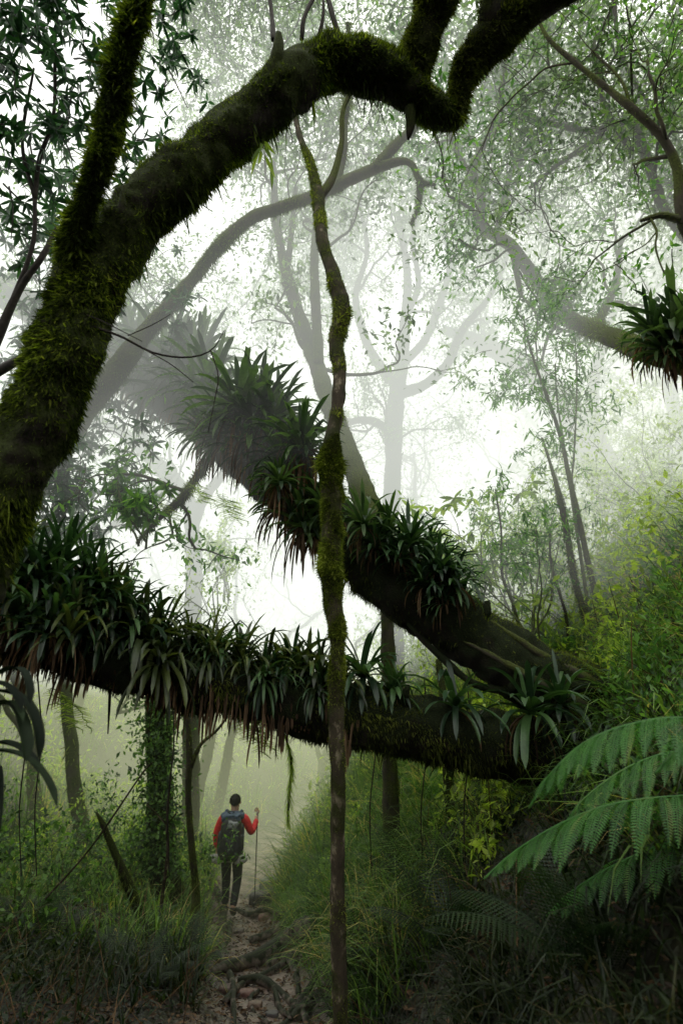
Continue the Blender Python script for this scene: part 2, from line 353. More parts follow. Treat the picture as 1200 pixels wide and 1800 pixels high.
# ------------------------------------------------------------------ moss
def moss_on(mb, tube, n, ln, wd=.16, hang=1.0, top=1.0, i0=0., i1=1., bias=None, clump=3.):
    m = len(tube.C); I = (i0 + (i1 - i0) * rng.random(n)) * (m - 1.001); th = rng.random(n) * 2 * math.pi
    p, nn, r = tube.at(I, th)
    cl = fbm(p * clump + 31, 2); keep = rng.random(n) < np.clip(.75 + 1.2 * cl, .12, 1)
    if bias is not None: keep &= rng.random(n) < bias(nn)
    p, nn, I = p[keep], nn[keep], I[keep]; cl = cl[keep]; k = len(p)
    T = tube.T[np.clip(I.astype(int), 0, m - 1)]
    upn = nn[:, 2]
    d = nn * (.75 + .3 * upn)[:, None] + rng.normal(size=(k, 3)) * .38
    d[:, 2] += np.where(upn < 0.1, -.9 * hang, .35)
    L = ln * (.5 + .8 * rng.random(k)) * np.clip(1 + 1.1 * cl, .4, 2) * np.where(upn > .1, top, 1 + .7 * hang * (rng.random(k) < .35))
    v = np.clip(.34 + .44 * upn + .25 * rng.normal(size=k) + .3 * cl, 0, 1)  # tone follows the normal: lit tops and shaded undersides put into the colour
    scatter(mb, *BLADE, p - nn * ln * .12, d, rdir(k), np.stack([L * (wd / .12) * (.7 + .6 * rng.random(k)), L, L], -1), v)

# ------------------------------------------------------------------ tubes helper for branches
def branch(parent, name, rows, mat, seg=10, amp=.1, freq=6, step=.04, ridge=0, n=None, rs=1.0):
    rows = [(a, b, d, w * rs) for a, b, d, w in rows]
    C = pix(rows, step=step, n=n); t = Tube(C, amp, freq, rng.random() * 50, ridge)
    mb = MB(); t.mesh(mb, seg); mb.build(name, mat, parent); return t

# ================================================================== FOREGROUND ARCHING TREE
A0 = W(-300, 1850, 2.2)
treeA = thing('arching_tree', 'thick dark moss-covered trunk arching from the left edge across the top of the picture', 'tree', A0)
tA = branch(treeA, 'trunk', [(-330, 1900, 2.2, 120), (-240, 1500, 2.2, 110), (-160, 1200, 2.25, 105), (-60, 960, 2.35, 100), (40, 800, 2.45, 88), (105, 650, 2.55, 76), (150, 530, 2.65, 72), (205, 430, 2.75, 66), (280, 345, 2.85, 62),
    (360, 270, 2.95, 60), (440, 205, 3.05, 60), (510, 150, 3.1, 58), (575, 118, 3.2, 55), (640, 122, 3.25, 52), (700, 150, 3.3, 46), (745, 185, 3.35, 38), (785, 205, 3.4, 27), (806, 212, 3.42, 20)], M['bark_dark'], 56, .26, 5, .014, 0, None, .73)
tB = branch(treeA, 'branch', [(110, 560, 2.62, 40), (125, 460, 2.6, 36), (140, 390, 2.55, 31), (165, 310, 2.5, 22), (190, 220, 2.5, 28), (212, 130, 2.5, 24), (235, 40, 2.5, 18), (262, -60, 2.5, 14), (300, -200, 2.5, 9)], M['bark_dark'], 16, .22, 7, .025, 0, None, .72)
tC = branch(treeA, 'branch', [(715, 175, 3.32, 34), (728, 120, 3.3, 30), (748, 60, 3.28, 36), (770, 0, 3.25, 36), (800, -80, 3.2, 34), (850, -200, 3.1, 28)], M['bark_dark'], 16, .24, 7, .025, 0, None, .84)
tD = branch(treeA, 'branch', [(790, 205, 3.41, 22), (805, 170, 3.4, 21), (812, 135, 3.4, 22), (835, 95, 3.38, 34), (880, 52, 3.36, 38), (940, 15, 3.35, 28), (1010, -25, 3.3, 22), (1100, -80, 3.2, 14)], M['bark_dark'], 16, .24, 7, .025, 0, None, .84)
tE = branch(treeA, 'branch', [(880, 60, 3.36, 20), (860, 30, 3.3, 22), (875, -20, 3.3, 22), (900, -100, 3.3, 15)], M['bark_dark'], 12, .2, 7, .03)
for rows in ([(478, 150, 3.02, 14), (488, 100, 3.0, 12), (490, 58, 3.0, 5)], [(205, 420, 2.68, 12), (214, 380, 2.65, 9), (216, 335, 2.65, 3)], [(722, 190, 3.3, 12), (720, 225, 3.3, 8), (717, 245, 3.3, 2)]):
    branch(treeA, 'branch_stub', rows, M['bark_dark'], 9, .25, 14, .015)
mb = MB()
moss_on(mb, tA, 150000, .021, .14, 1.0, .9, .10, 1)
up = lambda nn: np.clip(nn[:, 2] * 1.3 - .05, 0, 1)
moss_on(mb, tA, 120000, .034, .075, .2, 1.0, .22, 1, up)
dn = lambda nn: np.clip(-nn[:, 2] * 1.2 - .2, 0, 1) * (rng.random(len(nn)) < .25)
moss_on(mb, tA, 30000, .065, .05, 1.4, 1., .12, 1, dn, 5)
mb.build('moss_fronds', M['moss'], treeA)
mb = MB()
moss_on(mb, tB, 60000, .024, .16, .8, 1.2, .0, 1, None, 6)
moss_on(mb, tB, 12000, .045, .10, .8, 1.2, .0, 1, None, 6)
mb.build('moss_fronds', M['moss'], treeA)
mb = MB()
for t in (tC, tD): moss_on(mb, t, 34000, .021, .14, 1, 1.1, 0, 1, None, 5)
moss_on(mb, tE, 8000, .03, .15, 1, 1.1, 0, 1)
mb.build('moss_fronds', M['moss_dark'], treeA)

# ================================================================== SECOND MISTY LIMB
treeC = thing('mossy_tree', 'slender curved limb in mist behind the thick arching trunk, bending over to the right', 'tree', W(-200, 1750, 6.2))
t2 = branch(treeC, 'trunk', [(-260, 1800, 6.20, 60), (-80, 1150, 6.20, 48), (60, 850, 6.20, 38), (150, 720, 6.20, 33), (205, 650, 6.20, 30), (262, 578, 6.20, 22), (330, 500, 6.30, 17), (385, 432, 6.30, 15), (440, 385, 6.40, 16), (500, 362, 6.40, 14), (550, 345, 6.50, 14), (600, 322, 6.50, 16), (650, 300, 6.50, 14), (700, 284, 6.50, 10), (724, 290, 6.50, 8), (738, 318, 6.50, 7), (765, 325, 6.50, 3)], M['bark_mid'], 14, .14, 7, .04, 0, None, .66)
t2b = branch(treeC, 'branch', [(655, 298, 6.50, 9), (690, 260, 6.55, 9), (720, 230, 6.60, 7), (760, 190, 6.70, 5)], M['bark_mid'], 8)
t2c = branch(treeC, 'branch', [(590, 325, 6.50, 9), (602, 270, 6.55, 8), (606, 200, 6.60, 6), (620, 120, 6.70, 4), (610, 40, 6.70, 3)], M['bark_mid'], 8)
t2d = branch(treeC, 'branch', [(738, 318, 6.50, 6), (735, 360, 6.50, 4), (722, 395, 6.50, 2)], M['bark_mid'], 8)
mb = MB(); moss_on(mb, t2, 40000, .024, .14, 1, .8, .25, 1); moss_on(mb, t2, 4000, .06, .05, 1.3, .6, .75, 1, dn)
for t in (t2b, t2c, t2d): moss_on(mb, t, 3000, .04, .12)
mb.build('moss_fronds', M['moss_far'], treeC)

# ================================================================== CENTRAL THIN TRUNK
treeD = thing('slender_tree', 'thin upright trunk with pale bark and moss sleeve standing in front of both fallen logs', 'tree', W(600, 2000, 2.75))
t3 = branch(treeD, 'trunk', [(610, 2400, 2.7, 17), (600, 1900, 2.75, 15), (596, 1700, 2.8, 14), (592, 1500, 2.85, 13), (594, 1380, 2.9, 13), (590, 1260, 2.95, 13), (592, 1130, 3.0, 13), (582, 1010, 3.1, 17), (584, 900, 3.2, 18), (581, 800, 3.3, 16), (590, 735, 3.4, 11), (597, 660, 3.55, 12), (590, 600, 3.7, 13), (601, 545, 3.8, 15), (585, 480, 4.0, 12), (568, 430, 4.2, 10), (562, 380, 4.4, 10), (558, 340, 4.6, 10), (545, 285, 4.8, 7), (527, 240, 5.0, 5), (515, 190, 5.2, 4)], M['bark_pale'], 16, .16, 12, .02, .03)
t3b = branch(treeD, 'branch', [(560, 350, 4.6, 8), (585, 310, 4.8, 7), (600, 250, 5, 5), (604, 190, 5.1, 4), (640, 110, 5.2, 3)], M['bark_mid'], 8)
mb = MB()
N3 = len(t3.C)
def m3(pyA, pyB, n, ln, wd=.15):
    # fraction of the curve between picture rows
    C = t3.C[:, :3] - CAM; row = 900 - (C @ UP) / (C @ FWD) * FPX
    a = np.argmin(abs(row - pyA)) / N3; b = np.argmin(abs(row - pyB)) / N3
    moss_on(mb, t3, n, ln, wd, .5, .8, min(a, b), max(a, b), None, 7)
m3(1120, 765, 60000, .015); m3(1300, 1120, 9000, .010); m3(735, 250, 20000, .015); m3(1800, 1300, 3500, .008)
m3(1010, 800, 9000, .03, .07)
mb.build('moss_fronds', M['moss_lit'], treeD)

# ================================================================== FALLEN LOGS
logE = thing('fallen_log', 'dark lower log lying nearly level across the picture, carpeted with strap-leaved plants', 'log', W(1100, 1325, 4.2))
tL = branch(logE, 'trunk', [(1230, 1330, 4.3, 75), (1100, 1325, 4.15, 66), (980, 1325, 4.0, 60), (860, 1305, 3.9, 55), (740, 1280, 3.8, 52), (620, 1255, 3.7, 50), (480, 1225, 3.6, 50), (340, 1190, 3.5, 50), (180, 1150, 3.45, 52), (20, 1105, 3.4, 56), (-160, 1065, 3.4, 58), (-400, 1040, 3.5, 60), (-1000, 1030, 4.2, 60), (-1600, 1050, 5.2, 55)], M['bark_log'], 40, .18, 5, .025)
logF = thing('leaning_tree', 'mossy trunk leaning diagonally up to the left out of the bank, tufted with strap-leaved plants', 'tree', W(1130, 1290, 4.3))
tF = branch(logF, 'trunk', [(1280, 1330, 4.6, 100), (1150, 1280, 4.4, 82), (1040, 1235, 4.3, 66), (950, 1195, 4.25, 58), (860, 1140, 4.25, 56), (780, 1085, 4.3, 55), (700, 1025, 4.4, 55), (630, 965, 4.5, 52), (560, 905, 4.8, 48), (490, 845, 5.2, 46), (420, 785, 5.7, 42), (340, 725, 6.4, 36), (250, 670, 7.2, 32), (150, 600, 8, 29), (20, 520, 9, 26), (-150, 420, 10, 22)], M['bark_log'], 40, .18, 5, .025)
branch(logF, 'root', [(1180, 1250, 4.25, 22), (1080, 1215, 4.1, 16), (1000, 1205, 4.05, 10), (930, 1185, 4.05, 6)], M['bark_log'], 10, .2)
branch(logF, 'root', [(930, 1215, 4.1, 8), (840, 1205, 4.05, 7), (780, 1160, 4.1, 6), (725, 1105, 4.2, 5), (690, 1060, 4.3, 4)], M['bark_log'], 8, .2)
branch(logE, 'root', [(1120, 1290, 4.1, 20), (1060, 1255, 4.0, 14), (1000, 1252, 3.95, 10), (960, 1270, 3.95, 6)], M['bark_log'], 10, .2)
for rows, host in [([(705, 1255, 3.72, 13), (712, 1225, 3.66, 10), (716, 1208, 3.64, 4)], logE), ([(850, 1290, 3.8, 15), (842, 1318, 3.72, 12), (838, 1340, 3.7, 5)], logE), ([(835, 1110, 4.2, 15), (850, 1078, 4.15, 11), (858, 1058, 4.15, 5)], logF), ([(905, 1175, 4.15, 18), (900, 1200, 4.05, 13), (896, 1216, 4.03, 4)], logF)]:
    branch(host, 'branch_stub', rows, M['bark_log'], 12, .3, 14, .012)
for rows in ([(1150, 1262, 4.2, 10), (1040, 1198, 4.1, 9), (950, 1150, 4.12, 8), (880, 1105, 4.15, 6), (820, 1070, 4.2, 3)], [(1120, 1300, 4.1, 12), (1020, 1240, 4.0, 10), (930, 1190, 4.0, 8), (860, 1150, 4.02, 5), (800, 1120, 4.08, 2)]):
    branch(logF, 'climbing_root', rows, M['bark_mid'], 9, .25, 10, .02)
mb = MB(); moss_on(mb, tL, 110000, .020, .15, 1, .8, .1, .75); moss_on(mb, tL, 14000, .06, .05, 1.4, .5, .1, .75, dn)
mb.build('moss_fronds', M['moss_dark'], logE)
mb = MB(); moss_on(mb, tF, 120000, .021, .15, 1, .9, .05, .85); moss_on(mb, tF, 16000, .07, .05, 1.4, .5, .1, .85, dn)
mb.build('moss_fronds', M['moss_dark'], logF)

# ================================================================== BROMELIADS
def bromeliad(pos, axis_, size, label, group=None, nleaf=34, mat='brom', wid=.075, dead=12, name='bromeliad', droopk=1.0, deadlen=.9, roots=0):
    pos = np.asarray(pos, float); o = thing(name, label, 'bromeliad', pos, group)
    ax = nrm(axis_); n = int(nleaf * (.85 + .3 * rng.random())); mb = MB()
    s = nrm(np.cross(ax, rng.normal(size=3))); t = np.cross(ax, s)
    k = np.arange(n); az = k * 2.39996 + rng.random(n) * .5; f = (k + .5) / n   # inner->outer
    el = R(80) - f * R(85) + rng.normal(size=n) * .12
    d = (np.cos(az) * np.cos(el))[:, None] * s + (np.sin(az) * np.cos(el))[:, None] * t + np.sin(el)[:, None] * ax
    L = size * (.55 + .5 * np.sin(math.pi * (.25 + .6 * f))) * (.8 + .4 * rng.random(n))
    b = pos + d * .02 * size + rng.normal(size=(n, 3)) * .01
    kink = np.where(rng.random(n) < .15, .35 + .4 * rng.random(n), -1)
    straps(mb, b, nrm(d), L, size * wid * (.8 + .5 * rng.random(n)), droopk * (.35 + .6 * f + .25 * rng.random(n)), 7, .3, None, .80, kink)
    mb.build('foliage', M[mat], o)
    if dead:
        mb = MB(); n = dead
        az = rng.random(n) * 6.28; el = -R(10) - rng.random(n) * R(40)
        d = (np.cos(az) * np.cos(el))[:, None] * s + (np.sin(az) * np.cos(el))[:, None] * t + np.sin(el)[:, None] * ax
        straps(mb, pos + d * .03, nrm(d), size * deadlen * (.4 + .7 * rng.random(n)), size * wid * (.25 + .5 * rng.random(n)), 2.0 + rng.random(n) * 1.5, 6, .6)
        mb.build('withered_leaves', M['dead'], o)
    return o

def on_tube(tube, px_target, th_up, out=.85):
    """point on the tube where it crosses picture column px; th_up: angle from straight up towards the camera"""
    C = tube.C[:, :3] - CAM; px = 600 + (C @ RT) / (C @ FWD) * FPX
    i = int(np.argmin(abs(px - px_target))); T = tube.T[i]
    u = nrm(np.array([0, 0, 1.0]) - T * T[2]); v = nrm(np.cross(T, u)); 
    if np.dot(v, CAM - tube.C[i, :3]) < 0: v = -v
    n = u * math.cos(th_up) + v * math.sin(th_up)
    return tube.C[i, :3] + n * tube.C[i, 3] * out, n

# carpet on the lower log
third = lambda x: 'left of the picture' if x < 230 else 'under the thick arching trunk' if x < 430 else 'just left of the thin upright trunk'
for k, px in enumerate(np.concatenate([np.arange(-40, 590, 19), np.arange(-30, 600, 34), np.arange(0, 590, 90)])):
    row = 0 if k < 34 else 1 if k < 53 else 2
    px = px + rng.normal() * 9
    th = [-.15, .5, 1.0][row] + rng.normal() * .2
    p, n = on_tube(tL, px, th)
    big = 1.0 if px > 250 else 1.12
    seg = 0 if px < 190 else 1 if px < 390 else 2
    place = ['on the left end of the lower log', 'on the middle of the lower log', 'on the lower log beside the thin trunk'][seg]
    rw = ['crest', 'front', 'flank'][row]
    lab = {'crest': f'arching dark green bromeliad rooted along the crest {place}', 'front': f'glossy dark bromeliad drooping over the front {place}', 'flank': f'low bromeliad with brown withered leaves {place}'}[rw]
    bromeliad(p, n * .8 + np.array([0, -.1, .5 if row < 2 else .1]) + rng.normal(size=3) * .15, (.19 + .19 * rng.random()) * big, lab, f'bromeliads, {rw}, {place}', 30, ('brom', 'brom_olive')[int(rng.random() < .35)], .055 + .03 * rng.random(), 16 if row else 9, deadlen=.95 if row else .6, droopk=1.35 + .7 * rng.random() + .15 * row)
# tall clump at the far left
for px, py, d, s in [(40, 1010, 3.35, .42), (90, 1020, 3.3, .42), (150, 985, 3.5, .4), (0, 1000, 3.3, .42), (190, 1030, 3.4, .36), (120, 1090, 3.15, .34), (60, 985, 3.3, .5), (110, 960, 3.45, .5), (165, 1000, 3.4, .45), (30, 1050, 3.2, .45), (130, 1050, 3.25, .42), (215, 1040, 3.5, .4), (85, 1080, 3.15, .4), (-10, 960, 3.4, .5)]:
    bromeliad(W(px, py + 30, d), (rng.normal() * .3, -.2, 1), s * (.62 + .25 * rng.random()), 'tall dark bromeliad in the heaped clump on the lower log near the left edge', 'bromeliads heaped on the lower log near the left edge', 40, ('brom', 'brom_olive')[int(rng.random() < .3)], .07, 18, droopk=.9)
for px, py, d, s, lab in [(640, 1190, 3.75, .34, 'small bromeliad on the lower log just right of the thin upright trunk'), (690, 1215, 3.75, .26, 'sparse little bromeliad on the lower log, second one right of the thin trunk'),
        (800, 1245, 3.75, .36, 'dim bromeliad with trailing threads midway along the bare part of the lower log'), (930, 1255, 3.75, .40, 'bromeliad with broad shiny leaves hanging from the lower log left of the big fern fronds'),
        (985, 1240, 3.8, .32, 'bromeliad with upcurved leaf beside the big fern fronds where the two trunks meet')]:
    bromeliad(W(px, py, d), (0, -.5, .8), s, lab, None, 26, 'brom', .10, 10, droopk=1.6)

# clumps on the leaning trunk
spots = [('big bushy', 'bushy upper clump of the leaning trunk', [(385, 735, .55), (420, 720, .6), (455, 735, .6), (490, 750, .58), (440, 770, .55), (400, 775, .5), (520, 775, .52), (475, 800, .5), (540, 800, .45), (430, 800, .5), (510, 830, .45), (465, 760, .5), (360, 760, .5), (400, 735, .5), (440, 735, .5), (480, 735, .5), (415, 755, .5), (450, 795, .5), (500, 815, .45), (530, 790, .45), (375, 790, .4)], 5.1, .6),
         ('hanging', 'tier below the bushy clump of the leaning trunk', [(500, 890, .42), (545, 880, .45), (530, 925, .42), (575, 900, .4), (555, 945, .36), (490, 850, .4)], 4.6, .9),
         ('green', 'group right of the thin trunk, on the leaning one', [(640, 925, .38), (685, 935, .40), (660, 960, .35), (720, 960, .40), (750, 985, .38), (700, 985, .36)], 4.3, .1),
         ('dark', 'lowest group on the leaning trunk, ending in tongue-shaped leaves', [(770, 1005, .38), (795, 1030, .38), (745, 1030, .34), (815, 1055, .34), (780, 1060, .32)], 4.15, .2)]
for ad, place, lst, dd, hangk in spots:
    for px, py, s in lst:
        s = s * ((.66 if px < 600 and py < 850 else .62) + .3 * rng.random())
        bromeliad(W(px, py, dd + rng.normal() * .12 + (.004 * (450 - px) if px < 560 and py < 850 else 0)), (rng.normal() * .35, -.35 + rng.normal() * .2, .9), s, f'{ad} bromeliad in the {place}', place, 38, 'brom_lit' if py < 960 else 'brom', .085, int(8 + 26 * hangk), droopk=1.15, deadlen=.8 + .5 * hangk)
for px, py, d, s in [(240, 640, 7.2, .7), (290, 640, 7, .75), (330, 660, 6.7, .7), (370, 690, 6.2, .65), (260, 690, 7, .65), (310, 700, 6.7, .65), (350, 640, 6.8, .6), (225, 600, 7.4, .6), (345, 700, 6.3, .55), (280, 670, 6.9, .6), (210, 650, 7.4, .55), (380, 720, 5.9, .5), (320, 625, 7, .55), (180, 610, 7.8, .6)]:
    bromeliad(W(px, py, d), (rng.normal() * .3, -.3, .9), s, 'pale mist-veiled bromeliad on the topmost visible stretch of the leaning trunk', 'bromeliads high on the leaning trunk in the mist', 34, 'brom_lit', .08, 20)
# right edge, hanging clump on its limb
for px, py, d, s in [(1150, 590, 4.2, .38), (1190, 580, 4.1, .42), (1220, 600, 4.1, .4), (1185, 620, 4.1, .36), (1165, 615, 4.15, .3)]:
    bromeliad(W(px, py, d), (rng.normal() * .3, -.4, .8), s, 'dark bromeliad in the hanging clump at the right edge above the bamboo', 'bromeliads on the limb at the right edge', 34, 'brom_lit', .085, 14, deadlen=1.1)
# near plant drooping in from the left edge
o = thing('strap_leaved_plant', 'large dark strap-leaved plant drooping in from the left edge below the lower log', 'plant', W(-60, 1290, 1.6))
mb = MB(); lst = [((-20, 1185), (1, .15), .24), ((-30, 1215), (1, .1), .22), ((-40, 1240), (1, .25), .26), ((-30, 1305), (1, .30), .25), ((-40, 1320), (1, .18), .32), ((-30, 1345), (.8, -.6), .2), ((-50, 1200), (1, .4), .2), ((-50, 1360), (.9, -.3), .16), ((-60, 1280), (1, .5), .24)]
for (a, b), (dx, dz), L in lst:
    straps(mb, W(a + 22, b, 1.8 + .25 * rng.random())[None], nrm(np.array([[dx, -.5 + rng.normal() * .2, dz + rng.normal() * .22 - .12]])), np.array([L * (1.0 + .5 * rng.random())]), np.array([.024 + .02 * rng.random()]), np.array([.3 + 1.3 * rng.random() ** 1.5]), 14, .35, None, .85)
mb.build('foliage', M['leaf_black'], o)

# ================================================================== TREE GENERATOR (background)
def grow(p, d, L, r, lvl, segs, tips, maxl, wob=.28, upb=.08, kids=(2, 4), shrink=.72, minr=.004, spread=.8):
    n = max(4, int(L / (.22 if lvl == 0 else .14))); pts = [np.array([*p, r])]; dd = nrm(d)
    for i in range(n):
        dd = nrm(dd + rng.normal(size=3) * wob * (.6 if lvl == 0 else 1) + np.array([0, 0, upb]))
        p = p + dd * L / n; rr = r * (1 - (.45 if lvl < maxl else .85) * (i + 1) / n); pts.append(np.array([*p, max(rr, minr)]))
    pts = np.array(pts); segs.append((lvl, pts))
    if lvl >= maxl: tips.append(pts); return
    nk = rng.integers(kids[0], kids[1] + 1)
    for k in range(nk):
        f = 1.0 if k == 0 else .35 + .6 * rng.random(); q = pts[min(int(f * n), n)]
        nd_ = nrm(dd * .7 + nrm(rng.normal(size=3) * np.array([1, 1, .6])) * spread + np.array([0, 0, upb * 2]))
        grow(q[:3], nd_, L * shrink * (.7 + .5 * rng.random()), q[3] * (.85 if k == 0 else .6), lvl + 1, segs, tips, maxl, wob * 1.1, upb, kids, shrink, minr, spread)

def leaves_along(mb, tips, nper, size, tmpl, droopy=.4, spread=.22, var=.5):
    P = []; 
    for pts in tips:
        k = rng.poisson(nper); i = rng.random(k) ** .7 * (len(pts) - 1.001); i0 = i.astype(int); f = (i - i0)[:, None]
        b = pts[i0, :3] * (1 - f) + pts[i0 + 1, :3] * f
        P.append(b + rng.normal(size=(k, 3)) * spread * rng.random((k, 1)))
    P = np.concatenate(P); n = len(P); d = rng.normal(size=(n, 3)); d[:, 2] -= droopy; z = rng.normal(size=(n, 3)) * .6; z[:, 2] += 1
    scatter(mb, *tmpl, P, d, z, size * (.6 + .7 * rng.random(n)))

def whorls(mb, tips, nwh, per, size, tmpl=LEAF, spread=.1):
    for pts in tips:
        for k in range(rng.poisson(nwh) + 1):
            f = rng.random() ** .6; q = pts[int(f * (len(pts) - 1)), :3] + rng.normal(size=3) * spread
            ax = nrm(rng.normal(size=3) * .8 + np.array([0, 0, .4])); n = per + rng.integers(-2, 3)
            az = np.arange(n) * 6.283 / n + rng.random(n) * 1.1; s = nrm(np.cross(ax, [1, .3, .1])); t = np.cross(ax, s)
            d = np.cos(az)[:, None] * s + np.sin(az)[:, None] * t + ax * (.9 * rng.random((n, 1)) - .2); d[:, 2] -= .2 + .7 * rng.random(n)
            scatter(mb, *tmpl, np.repeat(q[None], n, 0), d, np.repeat(ax[None], n, 0) + rng.normal(size=(n, 3)) * .45, np.stack([.8 * size * (.6 + .6 * rng.random(n)), size * (.55 + .75 * rng.random(n)), size * np.ones(n)], -1))

def tree(name, label, base, d, L, r, maxl=3, leaf='leaf_far', nper=60, size=.09, tmpl=DIA2, bark='bark_far', group=None, wob=.25, upb=.08, kids=(2, 4), shrink=.72, mossn=0, cat='tree', spread=.22, wh=None, droopy=.4, bs=.8):
    o = thing(name, label, cat, base, group); segs = []; tips = []
    grow(np.array(base, float), d, L, r, 0, segs, tips, maxl, wob, upb, kids, shrink, spread=bs)
    mt = MB(); mbr = MB(); mm = MB()
    for lvl, pts in segs:
        C = spline(pts, len(pts) * 2); C[:, 3] = np.maximum(C[:, 3], .003); t = Tube(C, .12, 4, rng.random() * 50)
        t.mesh(mt if lvl == 0 else mbr, 12 if lvl == 0 else 8 if lvl == 1 else 5)
        if mossn and lvl < 2: moss_on(mm, t, int(mossn * (1 if lvl == 0 else .3)), .06, .12)
    mt.build('trunk', M[bark], o)
    if mbr.n: mbr.build('branches_canopy', M[bark], o)
    if mm.n: mm.build('moss_fronds', M['moss_far'], o)
    if nper or wh:
        mb = MB()
        if nper: leaves_along(mb, tips, nper, size, tmpl, droopy, spread)
        if wh: whorls(mb, tips, wh[0], wh[1], wh[2])
        mb.build('crown', M[leaf], o)
    return o, tips

# hand-placed limbs in mist
def rooted(trunk):
    P = W(*trunk[0][:3]); g = float(hgt(P[0], P[1])) - .12
    if P[2] <= g: return trunk
    d = (P - CAM); out = []
    for f in (1.0, .5):
        Q = P.copy(); Q[2] = P[2] + (g - P[2]) * f; e = Q - CAM; dd = e @ FWD
        out.append((600 + e @ RT / dd * FPX, 900 - e @ UP / dd * FPX, dd, trunk[0][3] * (1.1 + .15 * f)))
    return out + list(trunk)

def limb_tree(name, label, trunk, branches, bark='bark_far', leaf=None, nper=0, size=.08, mossn=5000, tmpl=DIA2, sub=2, spread=.25, cat='tree', msz=.03, subL=.9, host=None, rs=.85):
    if cat not in ('branch', 'limb', 'stick') and host is None: trunk = rooted(trunk)
    d0 = trunk[0]; o = host or thing(name, label, cat, W(d0[0], d0[1], d0[2]))
    mm = MB(); t = branch(o, 'branch' if host else 'trunk', trunk, M[bark], 12, .14, 5, .06, 0, None, rs); tips = []; tw = MB()
    if mossn: moss_on(mm, t, mossn, msz, .14, 1, .9)
    tubes = [t]
    for b in branches:
        tb = branch(o, 'branch', b, M[bark], 8, .14, 6, .06, 0, None, rs); tubes.append(tb)
        if mossn: moss_on(mm, tb, mossn // 4, msz, .12)
    for tb in tubes:
        n = len(tb.C)
        for k in range(sub * 3 if tb is t else sub * 2):
            i = int(n * (.45 + .53 * rng.random())) if tb is t else int(n * (.3 + .69 * rng.random())); c = tb.C[min(i, n - 1)]
            segs = []; grow(c[:3], nrm(tb.T[min(i, n - 1)] + rng.normal(size=3) * .9), subL * (.6 + .7 * rng.random()), min(c[3] * .5, .03), 1, segs, tips, 3, .25, .03, (2, 3), .75)
            for lv, pts in segs:
                C = spline(pts, len(pts) * 2); C[:, 3] = np.maximum(C[:, 3], .0035); Tube(C, .1, 5).mesh(tw, 5)
    if tw.n: tw.build('twigs_canopy', M[bark], o)
    if mm.n: mm.build('moss_fronds', M['moss_far'], o)
    if leaf and tips:
        mb = MB(); leaves_along(mb, tips, nper, size, tmpl, .5, spread); mb.build('crown', M[leaf], o)
    return o

limb_tree('mossy_tree', 'green mossy trunk rising behind the leaning trunk, curving up and left of the thin trunk', [(690, 1000, 4.45, 40), (655, 915, 4.8, 38), (625, 830, 5.5, 34), (590, 740, 6.4, 27), (555, 640, 7.2, 22), (520, 540, 7.4, 18), (498, 460, 7.6, 14), (485, 380, 7.8, 11), (480, 280, 8, 7)],
    [[(560, 640, 7.1, 16), (556, 560, 7.2, 14), (552, 460, 7.4, 12), (560, 380, 7.6, 8), (600, 280, 8, 5)], [(500, 500, 7.5, 9), (510, 430, 7.7, 8), (520, 330, 8, 5)]], 'bark_mid', 'leaf_far', 50, .09, 16000, msz=.02, host=logF, rs=.62)
limb_tree('gnarled_tree', 'forked tree with pale trunk and twisting limbs standing in mist right of the thin trunk', [(690, 1500, 10.5, 24), (690, 1100, 10.5, 22), (688, 900, 10.5, 18), (692, 780, 10.5, 17), (697, 690, 10.5, 17), (705, 640, 10.4, 14), (712, 560, 10.4, 10), (715, 480, 10.5, 8), (700, 380, 10.5, 5)],
    [[(697, 690, 10.5, 15), (740, 680, 10.3, 11), (785, 640, 10.2, 10), (812, 580, 10, 8), (860, 520, 10, 6), (900, 430, 10, 4)], [(700, 680, 10.5, 13), (665, 640, 10.5, 10), (640, 590, 10.4, 9), (625, 520, 10.3, 7), (645, 440, 10.2, 5), (630, 350, 10, 4)],
     [(690, 800, 10.5, 10), (675, 752, 10.3, 9), (640, 738, 10.2, 8), (605, 745, 10, 6)], [(706, 640, 10.4, 10), (745, 600, 10.5, 9), (770, 540, 10.5, 8), (790, 460, 10.6, 6), (770, 380, 10.8, 4)], [(712, 560, 10.4, 8), (735, 500, 10.3, 6), (725, 420, 10, 5), (745, 330, 10, 4)]],
    'bark_far', 'leaf_far', 42, .085, 5000)
limb_tree('gnarled_tree', 'pale forked tree in mist between the thick trunk and the two logs on the left', [(335, 1400, 11, 18), (338, 1100, 11, 18), (342, 1000, 11, 17), (338, 930, 11, 16), (335, 890, 11, 16), (310, 850, 11, 16), (260, 800, 11, 14), (215, 760, 11, 12), (160, 730, 11, 9), (80, 690, 11, 6)],
    [[(340, 920, 11, 13), (362, 870, 10.8, 11), (400, 820, 10.6, 9), (430, 740, 10.5, 6)], [(262, 800, 11, 10), (240, 730, 10.8, 8), (200, 680, 10.6, 7), (150, 640, 10.4, 5)], [(310, 855, 11, 9), (250, 870, 10.7, 8), (190, 860, 10.5, 6), (130, 880, 10.3, 4)]],
    'bark_far', 'leaf_far', 26, .09, 5000)
